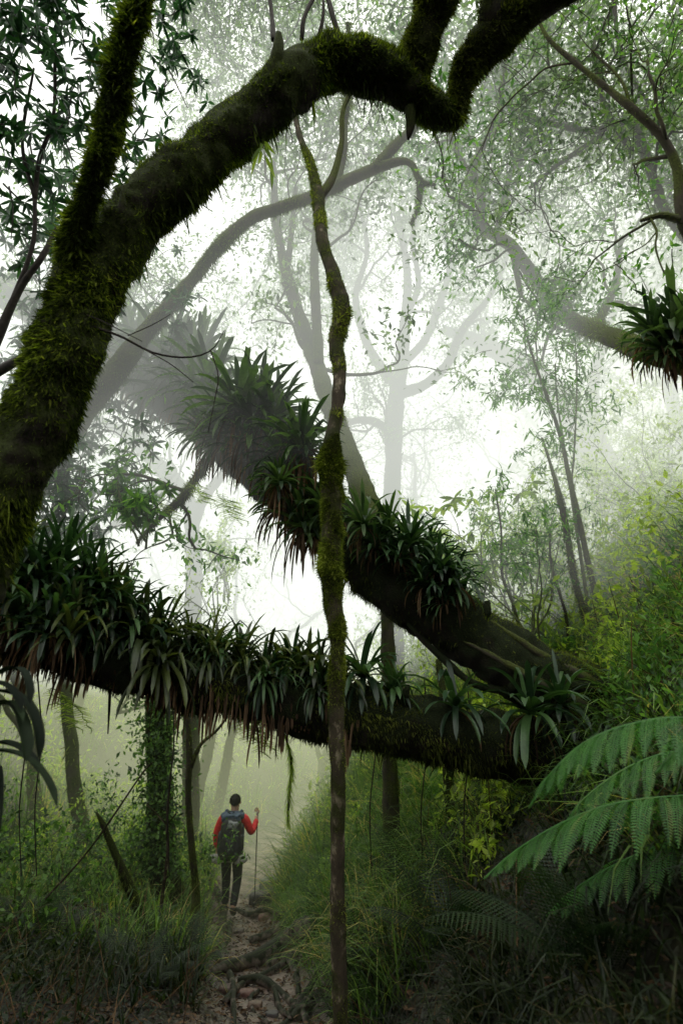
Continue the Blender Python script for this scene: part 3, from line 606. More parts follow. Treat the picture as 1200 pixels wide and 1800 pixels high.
limb_tree('twisted_tree', 'twisting mossy limb on the right that climbs left and up from the bromeliad clump', [(1420, 760, 4.3, 34), (1330, 690, 4.15, 30), (1200, 635, 4.2, 27), (1120, 610, 4.7, 23), (1045, 580, 5.7, 17), (985, 550, 6.8, 14), (940, 490, 7, 14), (900, 435, 7, 13), (865, 412, 7, 12), (842, 395, 7, 11), (845, 345, 7, 9), (830, 300, 7, 9), (850, 255, 7, 6), (875, 190, 7, 4), (890, 100, 7, 3)],
    [[(900, 435, 7, 8), (905, 470, 6.9, 6), (915, 520, 6.8, 5)], [(842, 330, 7, 5), (800, 260, 7.1, 4), (780, 200, 7.2, 3)], [(1045, 580, 5.8, 9), (1080, 500, 6.8, 7), (1090, 420, 7, 5)], [(870, 415, 7, 6), (900, 300, 7.2, 5), (940, 240, 7.4, 4)]],
    'bark_mid', 'leaf_mid', 60, .075, 6000, spread=.25)
limb_tree('curving_tree', 'dark bare limb curving down the right side near the top corner', [(1230, 470, 5, 11), (1196, 380, 5, 10), (1190, 300, 5, 10), (1165, 245, 5, 9), (1115, 195, 5, 8), (1060, 150, 5.1, 6), (1010, 110, 5.2, 5), (965, 70, 5.3, 4), (945, 35, 5.4, 3)],
    [[(1110, 195, 5, 4), (1090, 140, 5.1, 3), (1040, 90, 5.3, 2)], [(1190, 385, 5, 8), (1160, 378, 4.9, 7), (1125, 388, 4.9, 4)]], 'bark_mid', 'leaf_mid', 26, .07, 3000, sub=1, msz=.02)
limb_tree('curving_tree', 'paler second limb curving beside the dark one near the top right corner', [(1250, 480, 6.2, 12), (1165, 365, 6.2, 10), (1135, 275, 6.2, 9), (1105, 215, 6.3, 7), (1040, 230, 6.4, 6), (960, 215, 6.6, 5), (900, 190, 6.8, 3)],
    [[(1110, 270, 6.2, 6), (1060, 180, 6.3, 5), (1040, 80, 6.4, 4)], [(1060, 235, 6.4, 5), (980, 290, 6.5, 4), (930, 330, 6.6, 3)]], 'bark_far', 'leaf_far', 60, .08, 3000)
limb_tree('leaning_snag', 'dim thick leaning trunk in mist on the upper right slope', [(1150, 1010, 10.5, 42), (1110, 930, 10.5, 38), (1060, 830, 10.5, 34), (1010, 740, 10.5, 30), (940, 660, 10.6, 24), (860, 610, 10.8, 17), (780, 580, 11, 10)], [[(1060, 830, 10.5, 18), (1040, 700, 10.4, 13), (1060, 600, 10.2, 9), (1100, 500, 10, 5)]], 'bark_far', 'leaf_far', 60, .1, 4000)
limb_tree('slanting_branch', 'short dark branch slanting below the bushy clump on the leaning trunk', [(420, 780, 5.6, 6), (375, 800, 5.6, 7), (345, 840, 5.6, 8), (318, 878, 5.6, 9), (290, 902, 5.6, 6), (262, 930, 5.6, 4), (240, 955, 5.6, 2)], [], 'bark_mid', 'leaf_mid', 30, .09, 2500, sub=1, cat='branch')

# procedural background trees
bg = [(-3.4, 14.2), (-.6, 13.2), (.9, 12.8), (-4.6, 11.5), (2.2, 10.5), (-9, 9), (-5.5, 12), (-3.2, 15.5), (-7, 16), (-.5, 17), (2.5, 15), (5.5, 13), (8.5, 11), (4, 19), (9, 17), (12, 14), (-11, 13), (-1.8, 20), (6.5, 9.5), (-5.2, 8.2)]
where = ['beyond the clearing left of the walker', 'in the bright gap beside the thin trunk', 'right beside the gnarled forked tree', 'in the bright gap left of the walker', 'between the gnarled tree and the bamboo', 'at the far left', 'left of the forked pale tree', 'behind the leaning trunk', 'deep behind the thick trunk', 'behind the thin upright trunk', 'right behind the gnarled forked tree', 'above the bamboo', 'high on the right slope', 'far back right of centre', 'far back on the right slope', 'beyond the right edge of the slope', 'beyond the left edge', 'farthest back at the centre', 'above the right shrubs', 'behind the dark leaves on the left']
for (x, y), wh_ in zip(bg, where):
    z = float(hgt(x, y)) - .15; Lt = 3.2 + 1.6 * rng.random()
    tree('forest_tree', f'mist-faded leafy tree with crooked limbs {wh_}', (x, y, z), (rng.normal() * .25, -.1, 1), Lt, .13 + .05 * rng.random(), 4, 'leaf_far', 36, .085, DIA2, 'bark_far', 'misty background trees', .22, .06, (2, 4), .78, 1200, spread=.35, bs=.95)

ob = [(300, 60, 8.5, 'right of the dark broadleaf crown'), (400, 90, 9, 'above the thick arching trunk, left half'), (360, 200, 10, 'in the notch above the rising trunk'), (560, 250, 9, 'under the arch left of the gnarled tree'), (660, 60, 9, 'between the arch and its upright limb'), (840, 60, 9, 'between the two upright limbs of the arch'),
      (700, 420, 11.5, 'above the gnarled forked tree'), (900, 180, 8.5, 'right of the knobby end of the arch'), (1000, 260, 8, 'left of the curving limbs'), (1080, 60, 7.5, 'near the top right corner'), (1160, 160, 7, 'by the top right edge'), (960, 420, 9.5, 'above the twisting limb'), (820, 520, 11, 'above the right shrubs, far back'), (450, 520, 10.5, 'left of the curved green trunk'), (620, 480, 11, 'behind the thin upright trunk'), (1150, 300, 8, 'between the curving limbs and the right edge'), (760, 300, 9, 'below the knobby end of the arch'), (170, 560, 9, 'behind the thick trunk')]
for a, b, d, wh_ in ob:
    o = thing('overhanging_branch', f'drooping leafy branch veiled by mist {wh_}', 'branch', W(a, b - 200, d)); segs = []; tips = []
    for q in range(3):
        p0 = W(a + rng.normal() * 60, b - 190, d + rng.normal() * .4); grow(p0, (rng.normal() * .8, rng.normal() * .4, -.8), 1.6, .03, 0, segs, tips, 3, .22, -.03, (3, 4), .7)
    mt = MB()
    for lv, pts in segs: C = spline(pts, len(pts) + 3); C[:, 3] = np.maximum(C[:, 3], .004); Tube(C, .1, 5).mesh(mt, 5)
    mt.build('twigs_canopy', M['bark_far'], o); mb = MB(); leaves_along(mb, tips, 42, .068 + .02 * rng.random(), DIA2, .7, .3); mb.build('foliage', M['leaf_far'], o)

# dark broad-leaved trees, upper left
o, tips = tree('broadleaf_tree', 'near dark tree with large glossy leaves filling the upper left corner', W(-160, 1500, 4.6), (.04, .05, 1), 2.6, .06, 4, 'leaf_dark', 0, .1, LEAF, 'bark_mid', None, .16, .12, (3, 4), .74, 0, spread=.1, wh=(4.5, 8, .12), bs=.7)
hangs = [(20, 60, 3.6), (90, 40, 3.7), (150, 90, 3.8), (60, 160, 3.8), (10, 220, 3.7), (120, 220, 4), (270, 80, 4.2), (300, 140, 4.4), (250, 200, 4.4), (180, 30, 3.9), (40, 330, 4), (100, 360, 4.2), (20, 420, 4.1), (290, 30, 4.3), (240, 290, 4.8), (70, 470, 4.4), (10, 120, 3.5), (200, 150, 4.1), (230, 320, 4.9), (110, 110, 3.8), (40, 280, 3.9), (130, 300, 4.1), (0, 350, 4), (60, 0, 3.6), (0, 0, 3.5), (280, 240, 4.7), (330, 190, 4.8), (30, 180, 3.7), (80, 250, 3.9), (60, 400, 4.2)]
mb = MB(); tw = MB()
for a, b, d in hangs:
    p = W(a, b, d); q = p + np.array([-.25, .1, .55]) * (.6 + rng.random() * .5) + rng.normal(size=3) * .12
    C = spline(np.array([[*q, .008], [*((p + q) / 2 + rng.normal(size=3) * .05), .006], [*p, .003]]), 12); Tube(C, .05, 9).mesh(tw, 5)
    whorls(mb, [C], 10, 8, .115, LEAF, .13); 
mb.build('crown', M['leaf_dark'], o)
for rows in ([(-20, 640, 4, 8), (10, 560, 4, 8), (40, 500, 4, 6), (75, 450, 4, 5), (100, 400, 4.1, 3)], [(62, 350, 4, 4), (70, 280, 4, 4), (95, 200, 4, 3), (98, 60, 4, 3), (110, -40, 4, 3)], [(62, 350, 4, 4), (40, 250, 4, 3), (60, 120, 4, 2)], [(-30, 670, 3.2, 9), (20, 640, 3.0, 8), (60, 618, 2.8, 6)], [(62, 350, 4, 4), (58, 430, 4, 4), (20, 540, 4, 6)]):
    branch(o, 'branch', rows, M['twig'], 7, .1)
tw.build('twigs_canopy', M['twig'], o)

# top twigs above the arch
o = thing('hanging_twigs', 'bare dark twigs rising behind the top of the mossy arch', 'twigs', W(560, 90, 3.6))
for rows in ([(480, 70, 3.5, 4), (478, 30, 3.6, 4), (470, -30, 3.7, 3)], [(530, 70, 3.6, 4), (535, 30, 3.6, 4), (560, -20, 3.7, 3)], [(560, 70, 3.6, 4), (568, 20, 3.6, 3), (565, -40, 3.7, 3)], [(598, 70, 3.6, 6), (585, 30, 3.6, 5), (570, -30, 3.7, 4)]):
    branch(o, 'twig', rows, M['twig'], 7, .15)
# small leaves hanging from the arch
o = thing('epiphyte', 'small plant with long light green leaves hanging under the mossy arch', 'plant', W(470, 262, 3.0))
mb = MB(); n = 9; b = W(470, 262, 3.0)
d = nrm(np.stack([rng.normal(size=n) * .35 + .1, rng.normal(size=n) * .3, -np.ones(n)], -1))
scatter(mb, *LEAFN, b + rng.normal(size=(n, 3)) * .025, d, rdir(n) + np.array([0, -1, 0]), np.stack([np.full(n, .10), .08 + .11 * rng.random(n), np.full(n, .1)], -1)); mb.build('foliage', M['leaf_bright'], o)
# crossing bare twig
o = thing('bare_twig', 'thin bare twig crossing in front of the mist right of the thick trunk', 'twig', W(190, 600, 2.6))
for rows in ([(150, 570, 2.5, 2.4), (210, 590, 2.6, 2.2), (270, 620, 2.65, 2), (330, 628, 2.7, 1.7), (372, 615, 2.7, 1.2), (395, 580, 2.7, .8)], [(370, 616, 2.7, 1.2), (384, 660, 2.7, 1.1), (378, 700, 2.7, 1), (366, 760, 2.7, .7)], [(250, 612, 2.63, 1.2), (300, 640, 2.6, 1), (340, 672, 2.6, .7)], [(225, 590, 2.6, 1), (270, 570, 2.65, .8), (300, 552, 2.7, .5)], [(120, 545, 2.5, 1.4), (170, 560, 2.5, 1.1), (250, 600, 2.5, .8)]):
    branch(o, 'twig', rows, M['twig'], 5, .1)

# ================================================================== MID-GROUND SHRUBS AND STEMS
def shrub(px, py, d, size, label, leaf='leaf_bright', lsz=.08, nper=26, stems=4, wh=None, tmpl=DIA, name='shrub', group=None, ht=1.0, ground=False):
    p = W(px, py, d)
    if ground: p[2] = float(hgt(p[0], p[1])) - .03
    o = thing(name, label, 'shrub', p, group); segs = []; tips = []
    for k in range(stems):
        grow(p + rng.normal(size=3) * .04, (rng.normal() * .3, rng.normal() * .3, 1), size * ht * (.6 + .4 * rng.random()), .012, 1, segs, tips, 3, .16, .06, (2, 4), .62, .0018)
    mt = MB()
    for lv, pts in segs: Tube(spline(pts, len(pts) + 3), .05, 5).mesh(mt, 5)
    mt.build('stem_canopy', M['stalk'], o); mb = MB()
    if nper: leaves_along(mb, tips, nper, lsz, tmpl, .3, .10 * size)
    if wh: whorls(mb, tips, wh[0], wh[1], wh[2], LEAF, .05)
    mb.build('foliage', M[leaf], o); return o

for a in [(830, 1120, 6.2, .95, 'light green broad-leaved shrub right of the leaning trunk, tops lit by mist', 'leaf_bright', .1, 6, 5, (1.2, 8, .15)),
          (900, 1080, 6.6, .9, 'bushy light green shrub behind the dark bromeliads of the leaning trunk', 'leaf_bright', .06, 30, 5, None),
          (760, 1030, 7.0, .8, 'airy green shrub between the gnarled tree and the leaning trunk', 'leaf_mid', .06, 30, 5, None),
          (940, 1130, 5.6, .8, 'dark small-leaved shrub just left of the mossy bamboo stems', 'leaf_mid', .045, 36, 5, None),
          (1130, 1120, 6, .8, 'thin leafed shrub right of the mossy bamboo stems', 'leaf_mid', .05, 26, 4, None),
          (1180, 1020, 6.6, 1.0, 'pale shrub high on the slope at the right edge', 'leaf_bright', .06, 24, 5, None),
          (1080, 960, 7.5, .9, 'pale shrub on the slope behind the bamboo tops', 'leaf_bright', .07, 24, 5, None),
          (990, 1000, 7.6, .8, 'pale shrub seen between the bamboo stems', 'leaf_bright', .07, 24, 5, None),
          (1180, 850, 9, 1.1, 'feathery pale shrub on the upper slope by the right edge', 'leaf_bright', .08, 24, 5, None),
          (1070, 860, 9.5, 1.1, 'misty shrub on the upper slope below the dim leaning trunk', 'leaf_bright', .08, 24, 5, None),
          (400, 1060, 9, .8, 'pale small-leaved shrub in mist above the lower log', 'leaf_bright', .07, 22, 5, None),
          (380, 1120, 7, .6, 'low pale shrub just behind the lower log', 'leaf_bright', .06, 20, 4, None),
          (250, 960, 5.2, .45, 'sprig of pointed leaves above the lower log beside the thick trunk', 'leaf_mid', .1, 0, 3, (1.3, 8, .12))]:
    shrub(*a[:5], a[5], a[6], a[7], a[8], a[9], ht=1.3)
# slope filling on the right (hillside undergrowth as individual shrubs)
k = 0
while k < 60:
    x = rng.uniform(1.2, 9); y = rng.uniform(5.5, 13)
    if x - float(xp(y)) < 2: continue
    z = float(hgt(x, y)); C = np.array([x, y, z]) - CAM; dd = C @ FWD
    px = 600 + C @ RT / dd * FPX
    if px < 640 or px > 1300: k += 0; continue
    side = 'below the thin bamboo stems' if px < 980 else 'along the right slope'
    o = thing('shrub', f'pale green leafy shrub in the thicket {side}', 'shrub', (x, y, z - .05), f'shrubs in the thicket {side}'); segs = []; tips = []
    for s in range(4): grow(np.array([x, y, z - .05]) + rng.normal(size=3) * .05, (rng.normal() * .4, rng.normal() * .3, 1), .8 + .5 * rng.random(), .010, 1, segs, tips, 3, .18, .04, (2, 3), .65, .002)
    mt = MB(); [Tube(spline(pts, len(pts) + 2), .05, 5).mesh(mt, 4) for lv, pts in segs]; mt.build('stem_canopy', M['stalk'], o)
    mb = MB(); leaves_along(mb, tips, 26, .055 + .03 * rng.random(), DIA2, .3, .12); mb.build('foliage', M['leaf_lit' if rng.random() < .6 else 'leaf_bright'], o); k += 1

for q in range(20):
    x = rng.uniform(-5.2, -1.9); y = rng.uniform(5.8, 11); x = min(x, float(xp(y)) - 1.3); z = float(hgt(x, y)); where_ = 'in front of the stout trunk' if y < 7.4 else 'around and behind the stout trunk'
    o = thing('shrub', f'loose leafy shrub in the left thicket {where_}', 'shrub', (x, y, z - .05), f'shrubs in the left thicket {where_}'); segs = []; tips = []
    for s_ in range(4): grow(np.array([x, y, z - .05]) + rng.normal(size=3) * .05, (rng.normal() * .4, rng.normal() * .3, 1), .5 + .45 * rng.random(), .008, 1, segs, tips, 3, .18, .04, (2, 3), .65, .002)
    mt = MB(); [Tube(spline(pts, len(pts) + 2), .05, 5).mesh(mt, 4) for lv, pts in segs]; mt.build('stem_canopy', M['stalk'], o)
    mb = MB(); leaves_along(mb, tips, 24, .05 + .035 * rng.random(), DIA, .3, .10); mb.build('foliage', M['leaf_under' if y < 9 else 'leaf_lit'], o)

# bamboo-like mossy stems
def stem(label, rows, name='bamboo_stem', leaf=True, mossn=5000, mat='bark_mid', tiplen=.5, nt=9, nl=26):
    rows = rooted(rows)
    o = thing(name, label, 'stem', W(*rows[0][:3])); t = branch(o, 'stalk', rows, M[mat], 8, .12, 14, .04, 0, None, .72)
    mb = MB(); moss_on(mb, t, mossn, .018, .14, .6, .8, 0, .8); mb.build('moss_fronds', M['moss_dark'], o)
    if leaf:
        tips = []; tw = MB(); n = len(t.C)
        for k in range(nt):
            c = t.C[min(n - 1, int(n * (.62 + .37 * rng.random())))]; segs = []
            grow(c[:3], nrm(rng.normal(size=3) + np.array([0, 0, .3])), tiplen * (.5 + rng.random()), .004, 2, segs, tips, 3, .15, -.03, (2, 3), .7, .0015)
            for lv, pts in segs: Tube(spline(pts, len(pts) + 2), .02, 5).mesh(tw, 4)
        tw.build('twigs_canopy', M['stalk'], o); mb = MB(); leaves_along(mb, tips, nl, .085, LEAFN, .5, .05); mb.build('foliage', M['leaf_mid'], o)
    return o
stem('left one of the two tall mossy bamboo-like stems on the right slope', [(960, 1230, 5.6, 8), (1058, 1190, 5.6, 8), (1035, 1110, 5.6, 8), (1010, 1020, 5.7, 7.5), (996, 940, 5.8, 8), (984, 880, 5.8, 7), (968, 820, 5.9, 4), (952, 770, 6, 3)][1:], leaf=False)
stem('right one of the two tall mossy bamboo-like stems, leafy at its top', [(1085, 1190, 5.6, 8), (1062, 1110, 5.6, 8), (1040, 1020, 5.7, 7), (1018, 920, 5.8, 7), (1000, 840, 5.9, 6), (985, 770, 6, 5), (962, 700, 6.1, 4), (940, 640, 6.2, 3), (920, 570, 6.3, 2)])
stem('hair-thin leafy stem rising between the mossy bamboo tops', [(1005, 870, 6, 2.5), (1008, 800, 6, 2.5), (1012, 720, 6, 2), (1013, 650, 6.1, 2), (1010, 600, 6.2, 1.5)], mossn=300, mat='stalk')
stem('slim leafy stem beside the left of the bamboo pair', [(1000, 850, 6.1, 3), (990, 780, 6.1, 3), (978, 700, 6.2, 2), (975, 640, 6.2, 2)], mossn=300, mat='stalk')
stem('crooked dark thin stem left of the bamboo pair', [(1002, 1170, 5.8, 4), (995, 1090, 5.8, 4), (985, 1050, 5.8, 3.5), (968, 990, 5.9, 3), (965, 930, 5.9, 2)], leaf=True, mossn=1000)
stem('curved thin stem among the shrubs right of the leaning trunk', [(915, 1120, 5.8, 4), (900, 1060, 5.9, 4), (882, 1010, 6, 3.5), (880, 930, 6, 2.5), (870, 860, 6, 2)], leaf=True, mossn=1000)
stem('reddish slanting dead stem on the right slope', [(1100, 1160, 5, 3), (1130, 1100, 5, 3), (1160, 1040, 5.1, 2.5), (1190, 960, 5.2, 2)], leaf=False, mossn=200, mat='twig')

# trunks under the logs
limb_tree('small_tree', 'straight dark trunk standing under the logs right of the thin upright trunk', [(695, 1500, 5.9, 19), (688, 1440, 5.9, 17), (684, 1300, 5.9, 16), (682, 1180, 5.9, 15), (680, 1060, 6, 13), (690, 960, 6.2, 9)], [], 'bark_mid', None, 0, .08, 9000, sub=0, msz=.025)
limb_tree('small_tree', 'short dark trunk dropping from the lower log into the ferns', [(795, 1460, 5.2, 12), (790, 1400, 5.2, 11), (785, 1330, 5.2, 11), (780, 1240, 5.3, 9), (770, 1160, 5.5, 6)], [], 'bark_dark', None, 0, .08, 3000, sub=0, msz=.02)
limb_tree('ivy_clad_tree', 'stout dark trunk wrapped in climbing leaves left of the walker', [(300, 1600, 7.6, 34), (288, 1520, 7.6, 28), (282, 1420, 7.6, 26), (280, 1300, 7.6, 26), (277, 1200, 7.6, 24), (280, 1130, 7.7, 20)], [], 'bark_dark', None, 0, .08, 9000, sub=0, msz=.04)
o = thing('climbing_ivy', 'light green climber spreading over the stout trunk left of the walker', 'climber', W(280, 1560, 7.4)); mb = MB()
n = 2600; py = 1210 + 330 * rng.random(n) ** 1.2; pos = np.array([W(280 + rng.normal() * 24, y_, 7.35 + rng.normal() * .1) for y_ in py]); scatter(mb, *DIA, pos, rdir(n, -.3), rdir(n) + np.array([0, -1, .5]), .07 * (.5 + rng.random(n))); mb.build('foliage', M['leaf_under'], o)
limb_tree('sapling', 'thin forked sapling between the stout trunk and the walker', [(345, 1570, 6, 8), (338, 1500, 6, 7), (331, 1400, 6, 7), (333, 1330, 6, 6.5), (330, 1260, 6, 5.5), (325, 1200, 6, 4), (315, 1130, 6, 3)], [[(335, 1350, 6, 5), (352, 1310, 6, 4), (380, 1285, 6, 3), (400, 1260, 6, 2)], [(329, 1255, 6, 3), (345, 1225, 6, 2.5), (352, 1200, 6, 2)], [(330, 1260, 6, 3), (310, 1240, 6, 2), (300, 1230, 6, 1.5)]], 'bark_mid', None, 0, .06, 2500, sub=0, msz=.018)
limb_tree('sapling', 'pale spindly sapling in front of the stout trunk', [(286, 1570, 6, 3.5), (295, 1500, 6, 3.5), (294, 1440, 6, 3), (300, 1360, 6, 2)], [[(294, 1450, 6, 2.5), (275, 1430, 6, 2), (258, 1415, 6, 1.5)], [(294, 1450, 6, 2), (310, 1430, 6, 1.5)]], 'bark_pale', None, 0, .06, 0, sub=0)
limb_tree('leaning_stump', 'short dark broken stump leaning left in the undergrowth', [(255, 1640, 6, 11), (240, 1590, 6, 10), (215, 1530, 6, 9), (192, 1475, 6, 7), (182, 1450, 6, 6), (170, 1428, 6, 1.5)], [], 'bark_dark', None, 0, .08, 2500, sub=0, msz=.02, cat='stump')
limb_tree('leaning_pole', 'long thin pale stick slanting through the undergrowth at left', [(80, 1580, 5, 2.2), (160, 1490, 5, 2), (250, 1360, 5, 1.8), (270, 1340, 5, 1.2)], [], 'bark_pale', None, 0, .08, 0, sub=0, cat='stick')

# ================================================================== FERNS
def frond_bi(mb, C, plen, n, side_dir=None, droop=.8, lsz=.02, npin=18, fwd=.45, both=True, sw=.30):
    """bipinnate frond along curve C"""
    T = nrm(np.gradient(C[:, :3], axis=0)); m = len(C)
    for k in range(n):
        f = (k + .5) / n; i = int(f * (m - 1)); p = C[i, :3]; t = T[i]; s0 = nrm(np.cross(t, [0, 0, 1.0]))
        for sg in ((-1, 1) if both else (1,)):
            s = s0 * sg if side_dir is None else nrm(np.asarray(side_dir) * sg)
            L = plen * (math.sin(math.pi * min(1, .16 + .86 * f)) ** .75) * (.92 + .16 * rng.random())
            if L < .01: continue
            q = []; d = nrm(s * 1.0 + t * fwd + rng.normal(size=3) * .10); pp = p.copy(); st = L / npin
            for a in range(npin + 1):
                q.append(pp.copy()); pp = pp + d * st; d = nrm(d - np.array([0, 0, droop / npin * 1.6]) + t * .01)
            q = np.array(q); td = nrm(np.gradient(q, axis=0)); nn = nrm(np.cross(td, t)); nn = nn * np.sign(nn[:, 2:3] + 1e-6)
            sd = nrm(np.cross(nn, td)); ff = np.linspace(0, 1, npin + 1); ll = plen * .10 * np.maximum(np.sin(math.pi * (.12 + .88 * ff)) ** .7, .12)
            for ss in (-1, 1):
                scatter(mb, PINN[0], PINN[1], PINN[2], q, sd * ss + td * .45, nn, np.stack([np.full(npin + 1, st * 1.25), ll, ll], -1), np.clip(.45 + .2 * rng.normal() + .25 * ff, 0, 1))
            w = .0012; Vv = np.concatenate([q - sd * w, q + sd * w]); K = npin + 1; a = np.arange(npin)
            mb.add(Vv, np.stack([a, a + 1, K + a + 1, K + a], -1))
PINN = leaf_template(.42, 3, .1, .12, .35)
fernR = thing('tree_fern', 'big light green tree fern fronds arching in from the right edge under the logs', 'fern', W(1420, 1500, 2.0))
FR = [[(1400, 1390, 1.9), (1300, 1290, 1.85), (1200, 1262, 1.8), (1100, 1275, 1.8), (1020, 1310, 1.82), (960, 1370, 1.85), (930, 1420, 1.88)],
      [(1420, 1460, 2.1), (1300, 1400, 2.1), (1180, 1400, 2.1), (1070, 1415, 2.1), (980, 1450, 2.15), (900, 1500, 2.2), (850, 1545, 2.2)],
      [(1400, 1420, 2.3), (1300, 1340, 2.3), (1200, 1320, 2.3), (1110, 1345, 2.3), (1030, 1400, 2.3), (990, 1450, 2.3)],
      [(1420, 1520, 2.3), (1290, 1470, 2.3), (1180, 1480, 2.3), (1080, 1520, 2.3), (1000, 1570, 2.35), (960, 1610, 2.4)],
      [(1430, 1420, 1.8), (1330, 1330, 1.75), (1260, 1290, 1.7), (1200, 1310, 1.7), (1150, 1360, 1.7)]]
for k, rows in enumerate(FR):
    C = spline(np.array([[*W(a, b, d), .004] for a, b, d in rows]), 60); mb = MB(); Tube(C, .02, 5).mesh(mb, 6)
    frond_bi(mb, C, [.24, .26, .23, .25, .20][k], [27, 31, 25, 27, 20][k], droop=.85, npin=22, fwd=.6)
    mb.build('frond_foliage', M['fern'], fernR)

def fern(p, size, label, group=None, nf=8, mat='fern_under', pin=26, name='fern', droop=1.3, seg=22):
    o = thing(name, label, 'fern', p, group); mb = MB()
    for k in range(nf):
        az = 6.283 * k / nf + rng.normal() * .25; el = R(35 + 35 * rng.random()); L = size * (.75 + .4 * rng.random())
        d = np.array([math.cos(az) * math.cos(el), math.sin(az) * math.cos(el), math.sin(el)]); q = [np.array(p, float)]
        for a in range(seg): q.append(q[-1] + d * L / seg); d = nrm(d - np.array([0, 0, droop * (.4 + a / seg) / seg]))
        q = np.array(q); td = nrm(np.gradient(q, axis=0)); sd = nrm(np.cross(td, [0, 0, 1.0])); nn = np.cross(sd, td)
        f = np.linspace(0, 1, len(q)); i = np.linspace(2, seg, pin).astype(int)
        C = np.hstack([q, (.004 * (1 - .8 * f))[:, None] * size]); Tube(C, .02, 5).mesh(mb, 4)
        ff = np.linspace(0, 1, pin); u = np.linspace(.08, 1, pin) * seg; i0 = np.minimum(u.astype(int), seg - 1); fr = (u - i0)[:, None]
        pp = q[i0] * (1 - fr) + q[i0 + 1] * fr; ll = L * .24 * np.maximum(np.sin(math.pi * (.12 + .86 * ff)) ** .8, .05)
        for sg in (-1, 1):
            scatter(mb, *FPIN, pp, sd[i0] * sg + td[i0] * .35 + np.array([0, 0, -.25]), nn[i0], np.stack([ll * .8, ll, ll], -1), np.clip(.5 + .25 * rng.normal() + .2 * ff, 0, 1))
    mb.build('frond_foliage', M[mat], o); return o
def _fpin():
    v = []; q = []; t = []; n = 9   # serrated pinna: a row of small lobes either side of a midrib
    for k in range(n):
        y = k / n; w = .095 * (1 - .75 * y); b = len(v)
        v += [[0, y, 0], [-w, y + .07, .01], [0, y + 1.05 / n, 0], [w, y + .07, .01]]; t += [[b, b + 2, b + 1], [b, b + 3, b + 2]]
    return np.array(v, float), None, np.array(t)
FPIN = _fpin()

def gp(px, py):
    """ground point seen at a picture position"""
    d = FWD + (px - 600) / FPX * RT - (py - 900) / FPX * UP; t = .5
    while t < 60:
        p = CAM + d * t
        if p[2] < float(hgt(p[0], p[1])): return p
        t += .05 if t < 14 else .3
    return CAM + d * 30
ferns = [(650, 1330, .9, 'bright fern glowing behind the thin upright trunk under the lower log'), (720, 1560, .7, 'fern in the bank grass below the straight dark trunk'), (800, 1680, .8, 'blue-green dim fern low in the dark bank'),
         (660, 1700, .6, 'fern at the foot of the bank right of the thin upright trunk'), (1050, 1720, .8, 'barely lit fern in the dark lower right'), (330, 1700, .5, 'dark fern left of the exposed roots'), (250, 1740, .6, 'low fern in the dim lower left'), (120, 1560, .7, 'fern in the dense undergrowth at left'),
         (520, 1500, .5, 'fern on the bank edge just right of the path'), (60, 1660, .7, 'dusky fern near the lower left edge'), (930, 1150, .5, 'fern on the slope between the leaning trunk and bamboo'), (860, 1110, .5, 'pale fern behind the leaning trunk base'), (1020, 1150, .5, 'fern at the foot of the bamboo stems'),
         (560, 1600, .5, 'fern hanging over the path from the right bank'), (440, 1300, 1.0, 'pale fern on the slope beyond the walker'), (760, 1420, .6, 'fern behind the short dark trunk')]
for px, py, s, lab in ferns:
    p = gp(px, py); fern(p - np.array([0, 0, .02]), s, lab, nf=8 if s < .9 else 9, pin=34, mat='fern_under' if py < 1480 else 'fern_shaded')
rng = np.random.default_rng(99)
# hanging ferns under trunks
for px, py, d, s, lab in [(383, 870, 5.4, .33, 'pale hanging fern frond below the bushy clump'), (335, 850, 5.5, .28, 'hanging fern frond left of the other under the leaning trunk'), (275, 880, 5.6, .25, 'little hanging fern near the slanting branch'), (408, 1240, 3.5, .3, 'fern dangling under the lower log left of the thin trunk'), (90, 1210, 3.4, .25, 'fern dangling under the lower log at left')]:
    b = W(px, py, d); o = thing('hanging_fern', lab, 'fern', b); mb = MB()
    for k in range(2):
        pp = np.array([[*(b + np.array([rng.normal() * .02 + .06 * k, -.03, 0]) + np.array([.02 * a, 0, -s * a / 12]) ), .002] for a in range(13)]); C = spline(pp, 26); Tube(C, .02, 5).mesh(mb, 4)
        q = C[:, :3]; ll = s * .28 * np.sin(np.linspace(.5, math.pi - .15, 26))
        for sg in (-1, 1): scatter(mb, *FPIN, q, np.array([[sg, .1, -.3]]) + rng.normal(size=(26, 3)) * .08, np.repeat([[0, -1., .1]], 26, 0), np.stack([ll * .9, ll, ll], -1))
    mb.build('frond_foliage', M['leaf_bright'], o)

